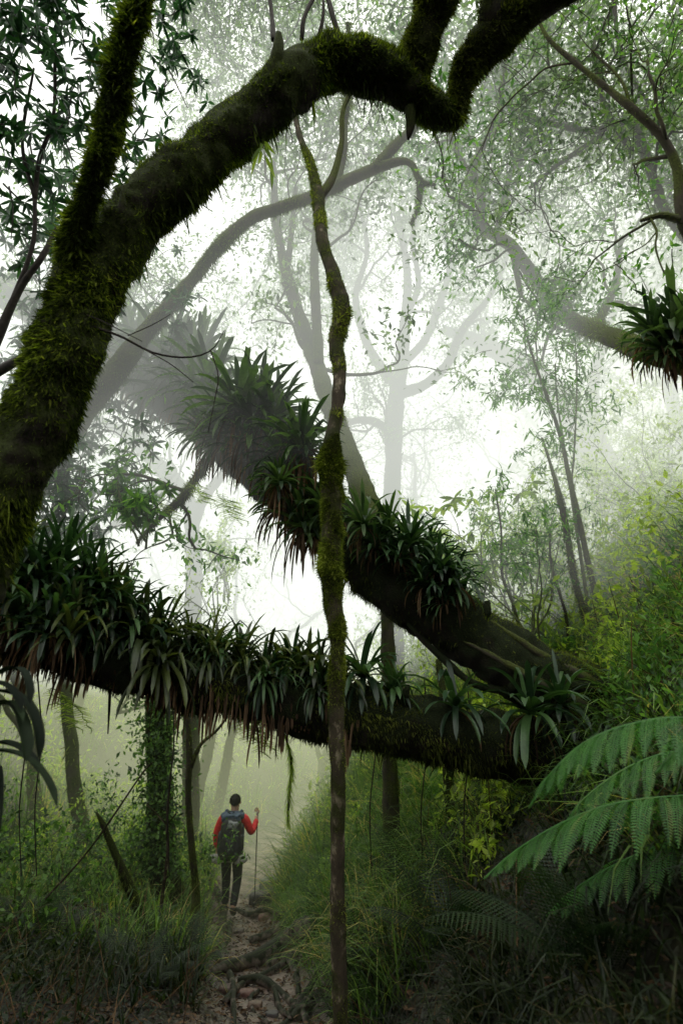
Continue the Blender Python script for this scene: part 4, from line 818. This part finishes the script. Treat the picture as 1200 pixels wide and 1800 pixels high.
# ================================================================== GROUND VEGETATION (stuff)
def sample_ground(n, x0, x1, y0, y1, ok=None):
    x = rng.uniform(x0, x1, n); y = y0 + (y1 - y0) * rng.random(n) ** 1.3
    dx = x - xp(y); k = (np.abs(dx) > .50 + .15 * rng.random(n))
    if ok is not None: k &= ok(x, y)
    x, y = x[k], y[k]; return x, y, hgt(x, y)
def grass(n, x0, x1, y0, y1, ln, wd, name, mat, ok=None, droop=1.6):
    x, y, z = sample_ground(n, x0, x1, y0, y1, ok); tuft = 7
    b = np.repeat(np.stack([x, y, z - .02], -1), tuft, 0) + rng.normal(size=(len(x) * tuft, 3)) * np.array([.03, .03, .0]); k = len(b)
    side = np.where(b[:, 0] > xp(b[:, 1]), -.45, .15)
    d = nrm(np.stack([rng.normal(size=k) * .45 + side, rng.normal(size=k) * .45 - .1, np.ones(k)], -1))
    L = np.repeat(ln * (.5 + rng.random(len(x))), tuft) * (.6 + .6 * rng.random(k)); mb = MB()
    straps(mb, b, d, L, wd * (.6 + .8 * rng.random(k)), droop * (.5 + .9 * rng.random(k)), 4, .2, np.clip(np.repeat(rng.random(len(x)), tuft) * .8 + rng.random(k) * .35 - .05, 0, 1), .3)
    tag(mb.build(name, M[mat], smooth=False), kind='stuff')
clump = lambda s, c: (lambda x, y: fbm(np.stack([x * s, y * s, 0 * x + c], -1), 2) > rng.normal(size=len(x)) * .25 - .02)
lowside = lambda f: (lambda x, y: f(x, y) & (hgt(x, y) < 1.3 + .3 * rng.random(len(x))))
grass(4500, -5, 3.5, 1.8, 7, .38, .012, 'dim_grass', 'grass_shaded', lowside(clump(1.2, 3)))
grass(4500, -5, 3.5, 6, 13, .42, .013, 'long_grass', 'grass', clump(1.2, 3))
grass(4500, -8, 8, 9, 24, .75, .018, 'meadow_grass', 'grass', clump(.7, 8), 1.2)
grass(1300, .2, 7, 5, 12, .5, .012, 'slope_grass', 'grass', clump(.9, 12))
grass(900, -1.5, 1.8, 4.5, 9, .55, .010, 'bank_grass', 'grass', lambda x, y: (x > xp(y)))
def cover(n, x0, x1, y0, y1, hmax, size, name, mat, tmpl=DIA2, ok=None, hp=1.3):
    x, y, z = sample_ground(n, x0, x1, y0, y1, ok)
    hh = hmax * np.clip(.55 + .9 * fbm(np.stack([x * 1.1, y * 1.1, 0 * x + 4], -1), 2), .08, 1.4)
    edge = np.clip((np.abs(x - xp(y)) - .35) / 1.0, .12, 1)
    zz = z + hh * edge * rng.random(len(x)) ** hp; k = len(x); mb = MB()
    zd = rng.normal(size=(k, 3)) * .6; zd[:, 2] += 1
    scatter(mb, *tmpl, np.stack([x, y, zz], -1), rdir(k, -.2), zd, size * (.5 + rng.random(k)))
    tag(mb.build(name, M[mat], smooth=False), kind='stuff')
cover(70000, -6, 5, 1.8, 7, .45, .05, 'dim_undergrowth', 'under_shaded', DIA2, lowside(clump(1.5, 1)))
cover(40000, -6, 5, 6, 11, .45, .055, 'undergrowth', 'leaf_under', DIA2, clump(1.5, 1))
cover(70000, -9, 4, 7, 16, .95, .075, 'thicket_undergrowth', 'leaf_under', DIA2, clump(.9, 2), .9)
cover(30000, -5.5, .5, 9, 14, .8, .07, 'bright_undergrowth', 'leaf_lit', DIA2, clump(1.3, 6))
cover(60000, -14, 12, 13, 28, 1.6, .13, 'hillside_undergrowth', 'leaf_lit', DIA2, clump(.5, 5), .8)
cover(95000, .9, 11, 4.3, 15, 1.0, .075, 'slope_undergrowth', 'leaf_lit', DIA2, clump(.9, 7), .8)
cover(22000, 1.3, 6, 2.6, 6.5, .5, .06, 'bank_undergrowth', 'leaf_mid', DIA2, None, .9)
grass(1100, 1.3, 6, 2.6, 6.5, .4, .012, 'upper_bank_grass', 'grass', None)
# leaf litter
n = 42000; x = rng.uniform(-4, 4, n); y = 1.8 + 10 * rng.random(n) ** 1.3; on = np.abs(x - xp(y)) > .3; kp = on | (rng.random(n) < .6); x, y = x[kp], y[kp]; k = len(x); mb = MB()
zd = rng.normal(size=(k, 3)) * .4; zd[:, 2] += 1; yd = rng.normal(size=(k, 3)) * np.array([1, 1, .15]); scatter(mb, *DIA2, np.stack([x, y, hgt(x, y) + .012], -1), yd, zd, .04 + .04 * rng.random(k))
tag(mb.build('leaf_litter', M['litter'], smooth=False), kind='stuff')
# dry tangle of stalks on the banks
n = 2200; x, y, z = sample_ground(n, -4.5, 6, 3.4, 11); mb = MB(); k = len(x)
d = nrm(np.stack([rng.normal(size=k), rng.normal(size=k) * .6, .5 + rng.random(k)], -1)); straps(mb, np.stack([x, y, z], -1), d,   .2 + .5 * rng.random(k), .005 + .004 * rng.random(k), .9 * rng.random(k), 5, .5, taper=.5)
tag(mb.build('dry_stalks', M['dead'], smooth=False), kind='stuff')
# far wood
mb = MB(); n = 45000; x = rng.uniform(-22, 22, n); y = rng.uniform(20, 32, n); z = hgt(x, y) + 8 * rng.random(n) ** 1.3
kp = fbm(np.stack([x * .5, y * .3, z * .5], -1), 2) > -.05; x, y, z = x[kp], y[kp], z[kp]; k = len(x); scatter(mb, *DIA2, np.stack([x, y, z], -1), rdir(k, -.4), rdir(k, .5), .28 * (.6 + .7 * rng.random(k)))
tag(mb.build('distant_woods', M['leaf_far'], smooth=False), kind='stuff')

# ================================================================== ROOTS AND ROCKS
def root(rows, label, group=None):
    """rows (px,py,half px) laid on the ground"""
    P = []
    for a, b, w in rows:
        g = gp(a, b); d = (g - CAM) @ FWD; P.append([g[0], g[1], float(hgt(g[0], g[1])) + w * d / FPX * .8, w * d / FPX * 1.25])
    C = spline(np.array(P), 50); C[:, 2] += .02 * np.sin(np.linspace(0, 9, 50) + rng.random() * 6); mb = MB(); Tube(C, .14, 9, rng.random() * 9).mesh(mb, 12)
    return tag(mb.build('tree_root', M['root'], loc=C[0, :3]), label, 'root', group)
root([(555, 1650, 17), (510, 1662, 15), (470, 1690, 12), (425, 1705, 9), (375, 1715, 6)], 'thickest pale root crossing the path in a long curve')
root([(470, 1700, 7), (500, 1690, 6), (520, 1720, 5), (525, 1760, 4)], 'looping root hanging below the thickest root')
root([(420, 1730, 5), (460, 1735, 6), (500, 1755, 5), (540, 1800, 5)], 'root running diagonally to the lower edge right of the stones')
root([(580, 1740, 9), (550, 1770, 9), (520, 1795, 8), (480, 1830, 7)], 'dark thick root by the base of the thin upright trunk')
root([(360, 1660, 4), (385, 1690, 5), (405, 1720, 5), (410, 1780, 4), (412, 1830, 4)], 'root running down the left edge of the path')
root([(405, 1625, 4), (400, 1655, 4), (385, 1675, 3), (360, 1655, 3)], 'thin root curling beside the step of the path')
root([(415, 1600, 3), (440, 1612, 4), (470, 1605, 4), (500, 1610, 3)], 'root across the path behind the flat stones')
root([(480, 1740, 3), (490, 1770, 4), (510, 1800, 3)], 'slim forked root in the lower middle of the path')
root([(455, 1745, 3), (440, 1770, 3), (470, 1810, 3)], 'short root beside the reddish stones at the bottom')
root([(350, 1700, 5), (372, 1675, 6), (388, 1640, 6), (392, 1600, 5), (380, 1570, 4)], 'dark root climbing the left bank just behind the walker')
root([(440, 1660, 4), (470, 1650, 5), (510, 1625, 6), (545, 1600, 5)], 'root sloping from the right bank above the thickest root')
root([(395, 1770, 4), (430, 1730, 5), (470, 1715, 5), (520, 1695, 6), (560, 1700, 6)], 'root lying parallel below the thickest root')
root([(500, 1790, 4), (535, 1760, 5), (560, 1720, 6), (585, 1700, 6)], 'root curving up to the base of the right bank')
def rock(px, py, w, h, label, c1, c2):
    g = gp(px, py); d = (g - CAM) @ FWD; a = w * d / FPX; z = h * d / FPX
    u, v = np.meshgrid(np.linspace(0, 2 * math.pi, 25)[:-1], np.linspace(0, math.pi, 14), indexing='ij')
    P = np.stack([np.cos(u) * np.sin(v), np.sin(u) * np.sin(v), np.cos(v)], -1); P = P * (1 + .35 * fbm(P * 1.4 + rng.random() * 40, 3))[..., None]
    P = np.clip(P, -.72, .72) + .06 * fbm(P * 5 + 3, 3)[..., None]; P = P * np.array([a, a * .8, z]) + g + np.array([0, 0, z * .3]); i = np.arange(24)[:, None]; j = np.arange(13)[None]
    q = np.stack([i * 14 + j, i * 14 + j + 1, ((i + 1) % 24) * 14 + j + 1, ((i + 1) % 24) * 14 + j], -1)
    mb = MB().add(P, q); return tag(mb.build('stone', plain_mat('stone_' + str(px), c1, c2, 18, .55, .5), loc=g), label, 'stone')
rock(458, 1590, 26.4, 18.2, 'dark rounded stone stepping up in the path behind the walker', (0.045, 0.042, 0.039), (0.120, 0.105, 0.098))
rock(478, 1560, 28.8, 13.0, 'grey slanting stone at the right edge of the path', (0.090, 0.090, 0.090), (0.210, 0.195, 0.195))
rock(467, 1616, 16.8, 7.8, 'small reddish stone in the middle of the path', (0.150, 0.075, 0.060), (0.300, 0.165, 0.135))
rock(400, 1752, 21.6, 15.6, 'reddish stone wedged among roots, left of its neighbour', (0.090, 0.053, 0.045), (0.195, 0.120, 0.105))
rock(432, 1755, 19.2, 11.7, 'red-brown flat stone among the roots', (0.135, 0.068, 0.053), (0.255, 0.135, 0.112))
rock(420, 1640, 12.0, 6.5, 'small brown stone left of the small reddish one', (0.075, 0.060, 0.048), (0.180, 0.150, 0.128))
rock(478, 1790, 15.6, 9.1, 'dark wet stone under the looping root', (0.045, 0.041, 0.038), (0.120, 0.105, 0.098))
rock(500, 1545, 16.8, 10.4, 'brown stone half hidden in the right bank by the path', (0.075, 0.060, 0.053), (0.165, 0.135, 0.120))
rock(448, 1775, 16.8, 11.7, 'tan stone nearest the lower edge of the path', (0.135, 0.090, 0.060), (0.255, 0.180, 0.135))

# ================================================================== WALKER
g = gp(404, 1592); H0 = W(402, 1600, 9.15); hp = np.array([H0[0], H0[1], float(hgt(H0[0], H0[1]))])
YAW = R(-6)
CY, SY = math.cos(YAW), math.sin(YAW)
person = thing('person', 'walker seen from behind in a red jacket and dark trousers on the forest path', 'person', hp)
def L2W(x, y, z): return np.array([hp[0] + x * CY - y * SY, hp[1] + x * SY + y * CY, hp[2] + z])
def skinned(name, verts, edges, rad, mat, parent, root_i=0, sub=2):
    me = bpy.data.meshes.new(name); o3 = np.array(parent.location); me.from_pydata([tuple(L2W(*v) - o3) for v in verts], edges, [])
    ob = bpy.data.objects.new(name, me); COL.objects.link(ob); ob.parent = parent; me.materials.append(mat)
    sk = ob.modifiers.new('skin', 'SKIN'); sk.use_smooth_shade = True
    lay = me.skin_vertices[0] if me.skin_vertices else None
    if lay is None:
        bpy.context.view_layer.objects.active = ob; lay = me.skin_vertices[0]
    for i, r in enumerate(rad): lay.data[i].radius = r if isinstance(r, tuple) else (r, r); lay.data[i].use_root = (i == root_i)
    sb = ob.modifiers.new('sub', 'SUBSURF'); sb.levels = sub; sb.render_levels = sub; return ob
M['skin'] = plain_mat('skin', (.45, .26, .19), (.52, .31, .23), 30, .5, .05)
M['red'] = plain_mat('red_jacket', (.55, .012, .015), (.75, .025, .03), 25, .6, .4)
M['navy'] = plain_mat('navy_cloth', (.03, .05, .085), (.09, .13, .19), 25, .7, .3)
M['trouser'] = plain_mat('trouser_cloth', (.012, .013, .016), (.03, .032, .036), 25, .8, .3)
M['packm'] = plain_mat('pack_cloth', (.012, .013, .015), (.035, .037, .042), 30, .55, .5)
M['packgrey'] = plain_mat('pack_grey', (.05, .055, .06), (.38, .39, .40), 14, .5, .5)
M['mat'] = plain_mat('foam_mat', (.33, .31, .30), (.45, .43, .41), 30, .7, .2)
M['hair'] = plain_mat('hair', (.008, .007, .006), (.02, .018, .016), 60, .6, .6)
M['boot'] = plain_mat('boot', (.02, .018, .015), (.05, .045, .04), 30, .7, .3)
M['pole'] = plain_mat('pole_metal', (.02, .02, .02), (.05, .05, .05), 30, .4, .1)
M['rope'] = plain_mat('strap', (.02, .02, .02), (.05, .05, .05), 40, .7, .2)
# body (continuous): pelvis, spine, neck, head, arms with hands, legs with feet
hd = (0, .02, 1.60)
BV = [(0, 0, .95), (0, 0, 1.15), (0, .01, 1.36), (0, .02, 1.47), (0, .03, 1.55), (0, .03, 1.63), (0, .025, 1.70),
      (-.19, .0, 1.41), (-.27, .0, 1.15), (-.27, .06, .90), (-.27, .09, .82),
      (.19, .0, 1.41), (.29, .04, 1.16), (.33, .20, 1.32), (.32, .26, 1.40),
      (-.09, 0, .90), (-.10, .12, .50), (-.10, .12, .10), (-.10, .26, .05),
      (.09, 0, .90), (.10, .05, .50), (.10, -.14, .14), (.10, -.04, .04),
      (-.03, .03, 1.63), (0, .09, 1.58)]
BE = [(0, 1), (1, 2), (2, 3), (3, 4), (4, 5), (5, 6), (2, 7), (7, 8), (8, 9), (9, 10), (2, 11), (11, 12), (12, 13), (13, 14), (0, 15), (15, 16), (16, 17), (17, 18), (0, 19), (19, 20), (20, 21), (21, 22)]
BR = [.13, .12, .13, .055, .075, .085, .06, .055, .042, .03, .03, .055, .042, .03, .03, .08, .055, .04, .04, .08, .055, .04, .04]
skinned('body', BV[:23], BE, BR, M['skin'], person)
# ears and fingers ride on the body mesh scale: small skinned chains
for sx in (-1, 1): skinned('ear', [(sx * .080, .03, 1.655), (sx * .088, .03, 1.63), (sx * .082, .035, 1.605)], [(0, 1), (1, 2)], [(.012, .02)] * 3, M['skin'], person, sub=2)
def hand(c, fw, upv, parent, curl=1.0):
    c = np.array(c); fw = nrm(fw); upv = nrm(upv); sd = np.cross(fw, upv)
    for k, L in enumerate([.065, .075, .07, .055]):
        b = c + fw * .035 + sd * (k - 1.5) * .019; d = fw.copy(); pts = [tuple(b)]
        for s in range(3):
            d = nrm(d - upv * .75 * curl); b = b + d * L / 3 * (1.1 - .1 * s); pts.append(tuple(b))
        skinned('finger', pts, [(0, 1), (1, 2), (2, 3)], [.0095, .009, .008, .007], M['skin'], parent, sub=1)
    b = c - sd * .03; skinned('thumb', [tuple(b), tuple(b + fw * .025 - upv * .015 - sd * .012), tuple(b + fw * .045 - upv * .035)], [(0, 1), (1, 2)], [.012, .010, .009], M['skin'], parent, sub=1)
hand((-.27, .10, .79), (.05, .1, -1), (0, 1, .1), person, .3)
hand((.32, .28, 1.43), (-.2, .7, .7), (0, .7, -.7), person, 1.0)
# clothing
skinned('jacket', [(0, 0, .88), (0, .0, 1.08), (0, .005, 1.28), (0, .01, 1.41), (0, .02, 1.49), (-.20, -.01, 1.40), (-.285, .0, 1.16), (-.285, .055, .93), (.20, -.01, 1.40), (.305, .03, 1.16), (.335, .18, 1.30), (.33, .23, 1.355)],
        [(0, 1), (1, 2), (2, 3), (3, 4), (3, 5), (5, 6), (6, 7), (3, 8), (8, 9), (9, 10), (10, 11)], [(.17, .13), (.155, .125), (.16, .13), (.12, .10), .07, .082, .066, .048, .082, .066, .05, .044], M['red'], person)
skinned('trousers', [(0, 0, .96), (-.095, 0, .84), (-.105, .12, .50), (-.10, .12, .10), (.095, 0, .84), (.105, .05, .50), (.10, -.13, .14)], [(0, 1), (1, 2), (2, 3), (0, 4), (4, 5), (5, 6)], [(.15, .12), .105, .078, .062, .105, .078, .062], M['trouser'], person)
skinned('boot', [(-.10, .10, .11), (-.10, .12, .05), (-.105, .27, .045)], [(0, 1), (1, 2)], [.055, .052, .045], M['boot'], person)
skinned('boot', [(.10, -.15, .16), (.10, -.15, .11), (.105, -.03, .04)], [(0, 1), (1, 2)], [.055, .052, .045], M['boot'], person)
# hair: displaced cap of short strands
hb = MB(); hc = L2W(0, .02, 1.655)
u, v = np.meshgrid(np.linspace(0, 2 * math.pi, 33)[:-1], np.linspace(0, math.pi * .62, 14), indexing='ij')
v = v * (1 - .22 * np.sin(u)); P = np.stack([np.cos(u) * np.sin(v) * .084, np.sin(u) * np.sin(v) * .100 - .006, np.cos(v) * .098], -1); P = P * (1 + .10 * fbm(P * 60, 2))[..., None]
i = np.arange(32)[:, None]; j = np.arange(13)[None]; hb.add(P + hc, np.stack([i * 14 + j, i * 14 + j + 1, ((i + 1) % 32) * 14 + j + 1, ((i + 1) % 32) * 14 + j], -1))
k = 1800; dv = rdir(k); dv = dv[(dv[:, 2] > -.35) & (dv[:, 1] < .75)]; k = len(dv); scatter(hb, *BLADE, hc + dv * np.array([.082, .098, .096]), dv + np.array([0, -.3, -.2]) + rng.normal(size=(k, 3)) * .3, rdir(k), np.stack([np.full(k, .05), np.full(k, .02), np.full(k, .02)], -1))
hb.build('hair', M['hair'], person)

def blob(c, r, pw=.55, nz=.05, nu=32, nv=20, fr=9, tf=None):
    """rounded box shape in person space"""
    u, v = np.meshgrid(np.linspace(0, 2 * math.pi, nu + 1)[:-1], np.linspace(0, math.pi, nv), indexing='ij')
    f = lambda a, p: np.sign(a) * np.abs(a) ** p
    P = np.stack([f(np.cos(u), pw) * f(np.sin(v), pw), f(np.sin(u), pw) * f(np.sin(v), pw), f(np.cos(v), pw)], -1) * np.array(r)
    if tf is not None: P = tf(P)
    P = P + np.array(c); P = P + nz * fbm(P * fr, 3)[..., None] * (P - np.array(c)) / np.maximum(np.linalg.norm(P - np.array(c), axis=-1, keepdims=True), .01)
    Wd = np.stack([hp[0] + P[..., 0] * CY - P[..., 1] * SY, hp[1] + P[..., 0] * SY + P[..., 1] * CY, hp[2] + P[..., 2]], -1)
    i = np.arange(nu)[:, None]; j = np.arange(nv - 1)[None]
    return MB().add(Wd, np.stack([i * nv + j, i * nv + j + 1, ((i + 1) % nu) * nv + j + 1, ((i + 1) % nu) * nv + j], -1))
def ltube(pts, r, name, mat, parent, seg=10, n=30):
    P = np.array([[*L2W(*p), r if np.isscalar(r) else r[i]] for i, p in enumerate(pts)]); C = spline(P, n); mb = MB(); Tube(C, .03, 20).mesh(mb, seg); return mb.build(name, mat, parent)
pack = thing('backpack', 'tall dark hiking rucksack with grey lid worn by the walker', 'backpack', L2W(.03, -.2, .9))
blob((.04, -.26, 1.13), (.18, .14, .31), .5, .04, tf=lambda P: P * np.stack([1 - .12 * P[..., 2] / .3, np.ones(P.shape[:-1]), np.ones(P.shape[:-1])], -1)).build('pack_body', M['packm'], pack)
blob((.03, -.24, 1.43), (.15, .13, .075), .6, .05, fr=16).build('lid', M['navy'], pack)
blob((.09, -.355, 1.33), (.085, .045, .085), .7, .05, fr=22).build('front_pouch', M['packgrey'], pack)
blob((.05, -.36, 1.05), (.11, .05, .16), .6, .04, fr=16).build('front_pocket', M['packm'], pack)
blob((-.125, -.26, 1.10), (.045, .08, .14), .6, .03, fr=18).build('side_pocket', M['packm'], pack)
blob((.205, -.26, 1.06), (.045, .08, .14), .6, .03, fr=18).build('side_pocket', M['packm'], pack)
blob((0, -.05, 1.44), (.20, .12, .065), .7, .02).build('shoulder_yoke', M['navy'], pack)
for sx in (-1, 1):
    ltube([(sx * .11, -.15, 1.40), (sx * .13, -.04, 1.515), (sx * .12, .12, 1.44), (sx * .13, .155, 1.25), (sx * .16, .06, 1.05)], .018, 'shoulder_strap', M['navy'], pack)
    ltube([(.03 + sx * .10, -.34, 1.43), (.03 + sx * .125, -.385, 1.2), (.03 + sx * .12, -.36, .9)], .007, 'compression_strap', M['rope'], pack)
ltube([(.12, -.26, .84), (.12, -.28, .76), (.10, -.27, .68)], .006, 'dangling_strap', M['rope'], pack)
ltube([(.02, -.28, 1.50), (-.03, -.30, 1.53), (.08, -.30, 1.53), (.05, -.28, 1.50)], .007, 'grab_loop', M['rope'], pack)
roll = thing('sleeping_mat', 'pale rolled sleeping mat strapped across the bottom of the rucksack', 'mat', L2W(0, -.25, .86))
blob((.0, -.25, .845), (.32, .07, .07), .62, .03, fr=12, tf=lambda P: P * np.stack([np.ones(P.shape[:-1]), 1 - .25 * (np.abs(P[..., 0]) < .12), 1 - .25 * (np.abs(P[..., 0]) < .12)], -1)).build('mat_roll', M['mat'], roll)
for sx in (-.13, .13): 
    th = np.linspace(0, 2 * math.pi, 13); ltube([(sx, -.25 + .074 * math.cos(a), .845 + .074 * math.sin(a)) for a in th], .008, 'strap', M['rope'], roll, 6, 40)
pole = thing('trekking_pole', 'thin dark trekking pole held in the walker\'s right hand', 'pole', L2W(.33, .33, .1))
ltube([(.34, .32, .02), (.335, .32, .6), (.33, .31, 1.30)], .009, 'shaft', M['pole'], pole)
ltube([(.33, .31, 1.28), (.325, .31, 1.36), (.325, .30, 1.45)], [.016, .018, .02], 'grip', M['mat'], pole)
ltube([(.34, .32, .09), (.34, .32, .10)], .035, 'basket', M['pole'], pole, 12, 4)

# ================================================================== HANGING STRANDS under the lower log
st = MB(); n = 320; pxs = rng.uniform(-20, 640, n)
B = []; 
for p_ in pxs:
    c, nn_ = on_tube(tL, p_, 1.7 + rng.random() * 1.1, 1.0); B.append(c)
B = np.array(B); clump_ = np.clip(.5 + 1.3 * fbm(np.stack([pxs / 35, 0 * pxs, 0 * pxs], -1), 2), .1, 1.4)
straps(st, B, nrm(np.stack([rng.normal(size=n) * .12, -.25 * np.ones(n), -np.ones(n)], -1)), (.06 + .22 * rng.random(n)) * clump_, .006 + .012 * rng.random(n), np.full(n, 1.0), 6, .6)
o = logE; st.build('withered_leaves', M['dead'], o)
# a few long vines
for rows, lab in [([(500, 1290, 3.7, 1.5), (512, 1340, 3.75, 2), (508, 1400, 3.8, 2), (505, 1450, 3.8, 1)], 'mossy tail hanging from the lower log above the path'), ([(195, 1150, 3.4, 1.5), (193, 1230, 3.4, 2.5), (190, 1290, 3.4, 1)], 'short brown hanging root under the lower log at left')]:
    o = thing('hanging_vine', lab, 'vine', W(*rows[0][:3])); t = branch(o, 'stem', rows, M['twig'], 6, .1); mb = MB(); n = 260 if 'mossy' in lab else 0
    if n:
        I = rng.random(n) * (len(t.C) - 1.01); p, nn_, r_ = t.at(I, rng.random(n) * 6.28); scatter(mb, *FPIN, p, nn_ * .5 + np.array([.1, 0, -1]), nn_, .04 + .035 * rng.random(n)); mb.build('foliage', M['leaf_bright'], o)
for px, d in [(300, 5.2), (40, 4.0), (67, 4.1), (745, 4.6), (655, 4.9), (820, 4.0)]:
    o = thing('hanging_vine', {300: 'hair-thin vine dropping in front of the stout trunk', 40: 'thin straight vine nearest the left edge', 67: 'thin vine just inside the left edge one', 745: 'thin vine trailing from the lower log near the short trunk', 655: 'thin vine beside the straight dark trunk', 820: 'thread-like root trailing from the dim bromeliad'}[px], 'vine', W(px, 1250, d))
    branch(o, 'stem', [(px, 1190, d, 1.3), (px + 6, 1300, d, 1.2), (px - 5, 1420, d, 1.1), (px - 2, 1540, d, 1)], M['twig'], 5, .1)

# ================================================================== MIST (emission + absorption volumes), sky, sun
def fog(name, x0, x1, y0, y1, z0, z1, dens, col):
    v = np.array([[a, b, c] for a in (x0, x1) for b in (y0, y1) for c in (z0, z1)], float)
    q = [[0, 1, 3, 2], [4, 6, 7, 5], [0, 4, 5, 1], [2, 3, 7, 6], [0, 2, 6, 4], [1, 5, 7, 3]]
    m, nt = new_mat(name); ab = nd(nt, 'ShaderNodeVolumeAbsorption'); ab.inputs['Color'].default_value = (0, 0, 0, 1); ab.inputs['Density'].default_value = dens
    em = nd(nt, 'ShaderNodeEmission'); em.inputs['Color'].default_value = (*col, 1); em.inputs['Strength'].default_value = dens
    ad = nd(nt, 'ShaderNodeAddShader'); nt.links.new(ab.outputs[0], ad.inputs[0]); nt.links.new(em.outputs[0], ad.inputs[1])
    out = nd(nt, 'ShaderNodeOutputMaterial'); nt.links.new(ad.outputs[0], out.inputs['Volume'])
    o = MB().add(v, q).build(name, m, smooth=False); return tag(o, kind='stuff')
for k, (y0, z0, dn_) in enumerate([(3.9, 3.5, .045), (4.4, 2.7, .03), (5.2, 2.6, .025), (6.2, 2.2, .025), (8.0, 2.4, .02), (9.6, 3.0, .012), (4.6, 5.2, .035)]):
    fog('mist', -50 - k * .1, 50 + k * .1, y0, 70 + k * .1, z0, 13 + k * .1, dn_, (1.10, 1.15, 1.06))
fog('ground_mist', -50.7, 50.7, 11.6, 70.7, -8, 3.2, .06, (.92, .98, .60))
fog('mist', 2.3, 50.8, 4.3, 70.8, .6, 12.6, .045, (.95, 1.0, .82))
fog('ground_mist', -50.6, 50.6, 7.2, 70.6, -8.2, 2.9, .003, (.90, .98, .60))
fog('overhead_fill_mist', -60, 60, -40, 90, 14, 30, .045, (3.2, 3.2, 3.0))  # bright glowing layer added overhead so that light falls from above
fog('mist', -50, 50, -40, -1.5, 2.0, 13, .04, (.27, .29, .28))  # unseen glowing mist behind the camera, added to light camera-facing sides
w = bpy.data.worlds.new("World"); scene.world = w; w.use_nodes = True; nt = w.node_tree
bgn = nt.nodes['Background']; sky = nt.nodes.new('ShaderNodeTexSky'); sky.sky_type = 'NISHITA'; sky.sun_disc = False
EL, AZ = R(55), R(10)
sky.sun_elevation = EL; sky.sun_rotation = AZ; hsv = nt.nodes.new('ShaderNodeHueSaturation'); hsv.inputs['Saturation'].default_value = .45; nt.links.new(sky.outputs[0], hsv.inputs['Color']); nt.links.new(hsv.outputs[0], bgn.inputs[0]); bgn.inputs[1].default_value = .15
sd = bpy.data.lights.new('sun', 'SUN'); sd.energy = 5.0; sd.angle = R(12); sd.color = (1, .97, .9); so = bpy.data.objects.new('sun', sd); COL.objects.link(so)
dirs = Vector((math.sin(AZ) * math.cos(EL), math.cos(AZ) * math.cos(EL), math.sin(EL)))
so.rotation_euler = dirs.to_track_quat('Z', 'Y').to_euler()

scene.view_settings.view_transform = 'Standard'; scene.view_settings.look = 'None'; scene.view_settings.exposure = 0
cy = scene.cycles; cy.max_bounces = 5; cy.diffuse_bounces = 3; cy.glossy_bounces = 2; cy.transmission_bounces = 3; cy.volume_bounces = 0; cy.transparent_max_bounces = 8
cy.use_adaptive_sampling = True; cy.adaptive_threshold = .02; cy.use_denoising = True
cy.sample_clamp_indirect = 4
print('OBJECTS', len(scene.objects), 'FACES', sum(len(o.data.polygons) for o in scene.objects if o.type == 'MESH'))
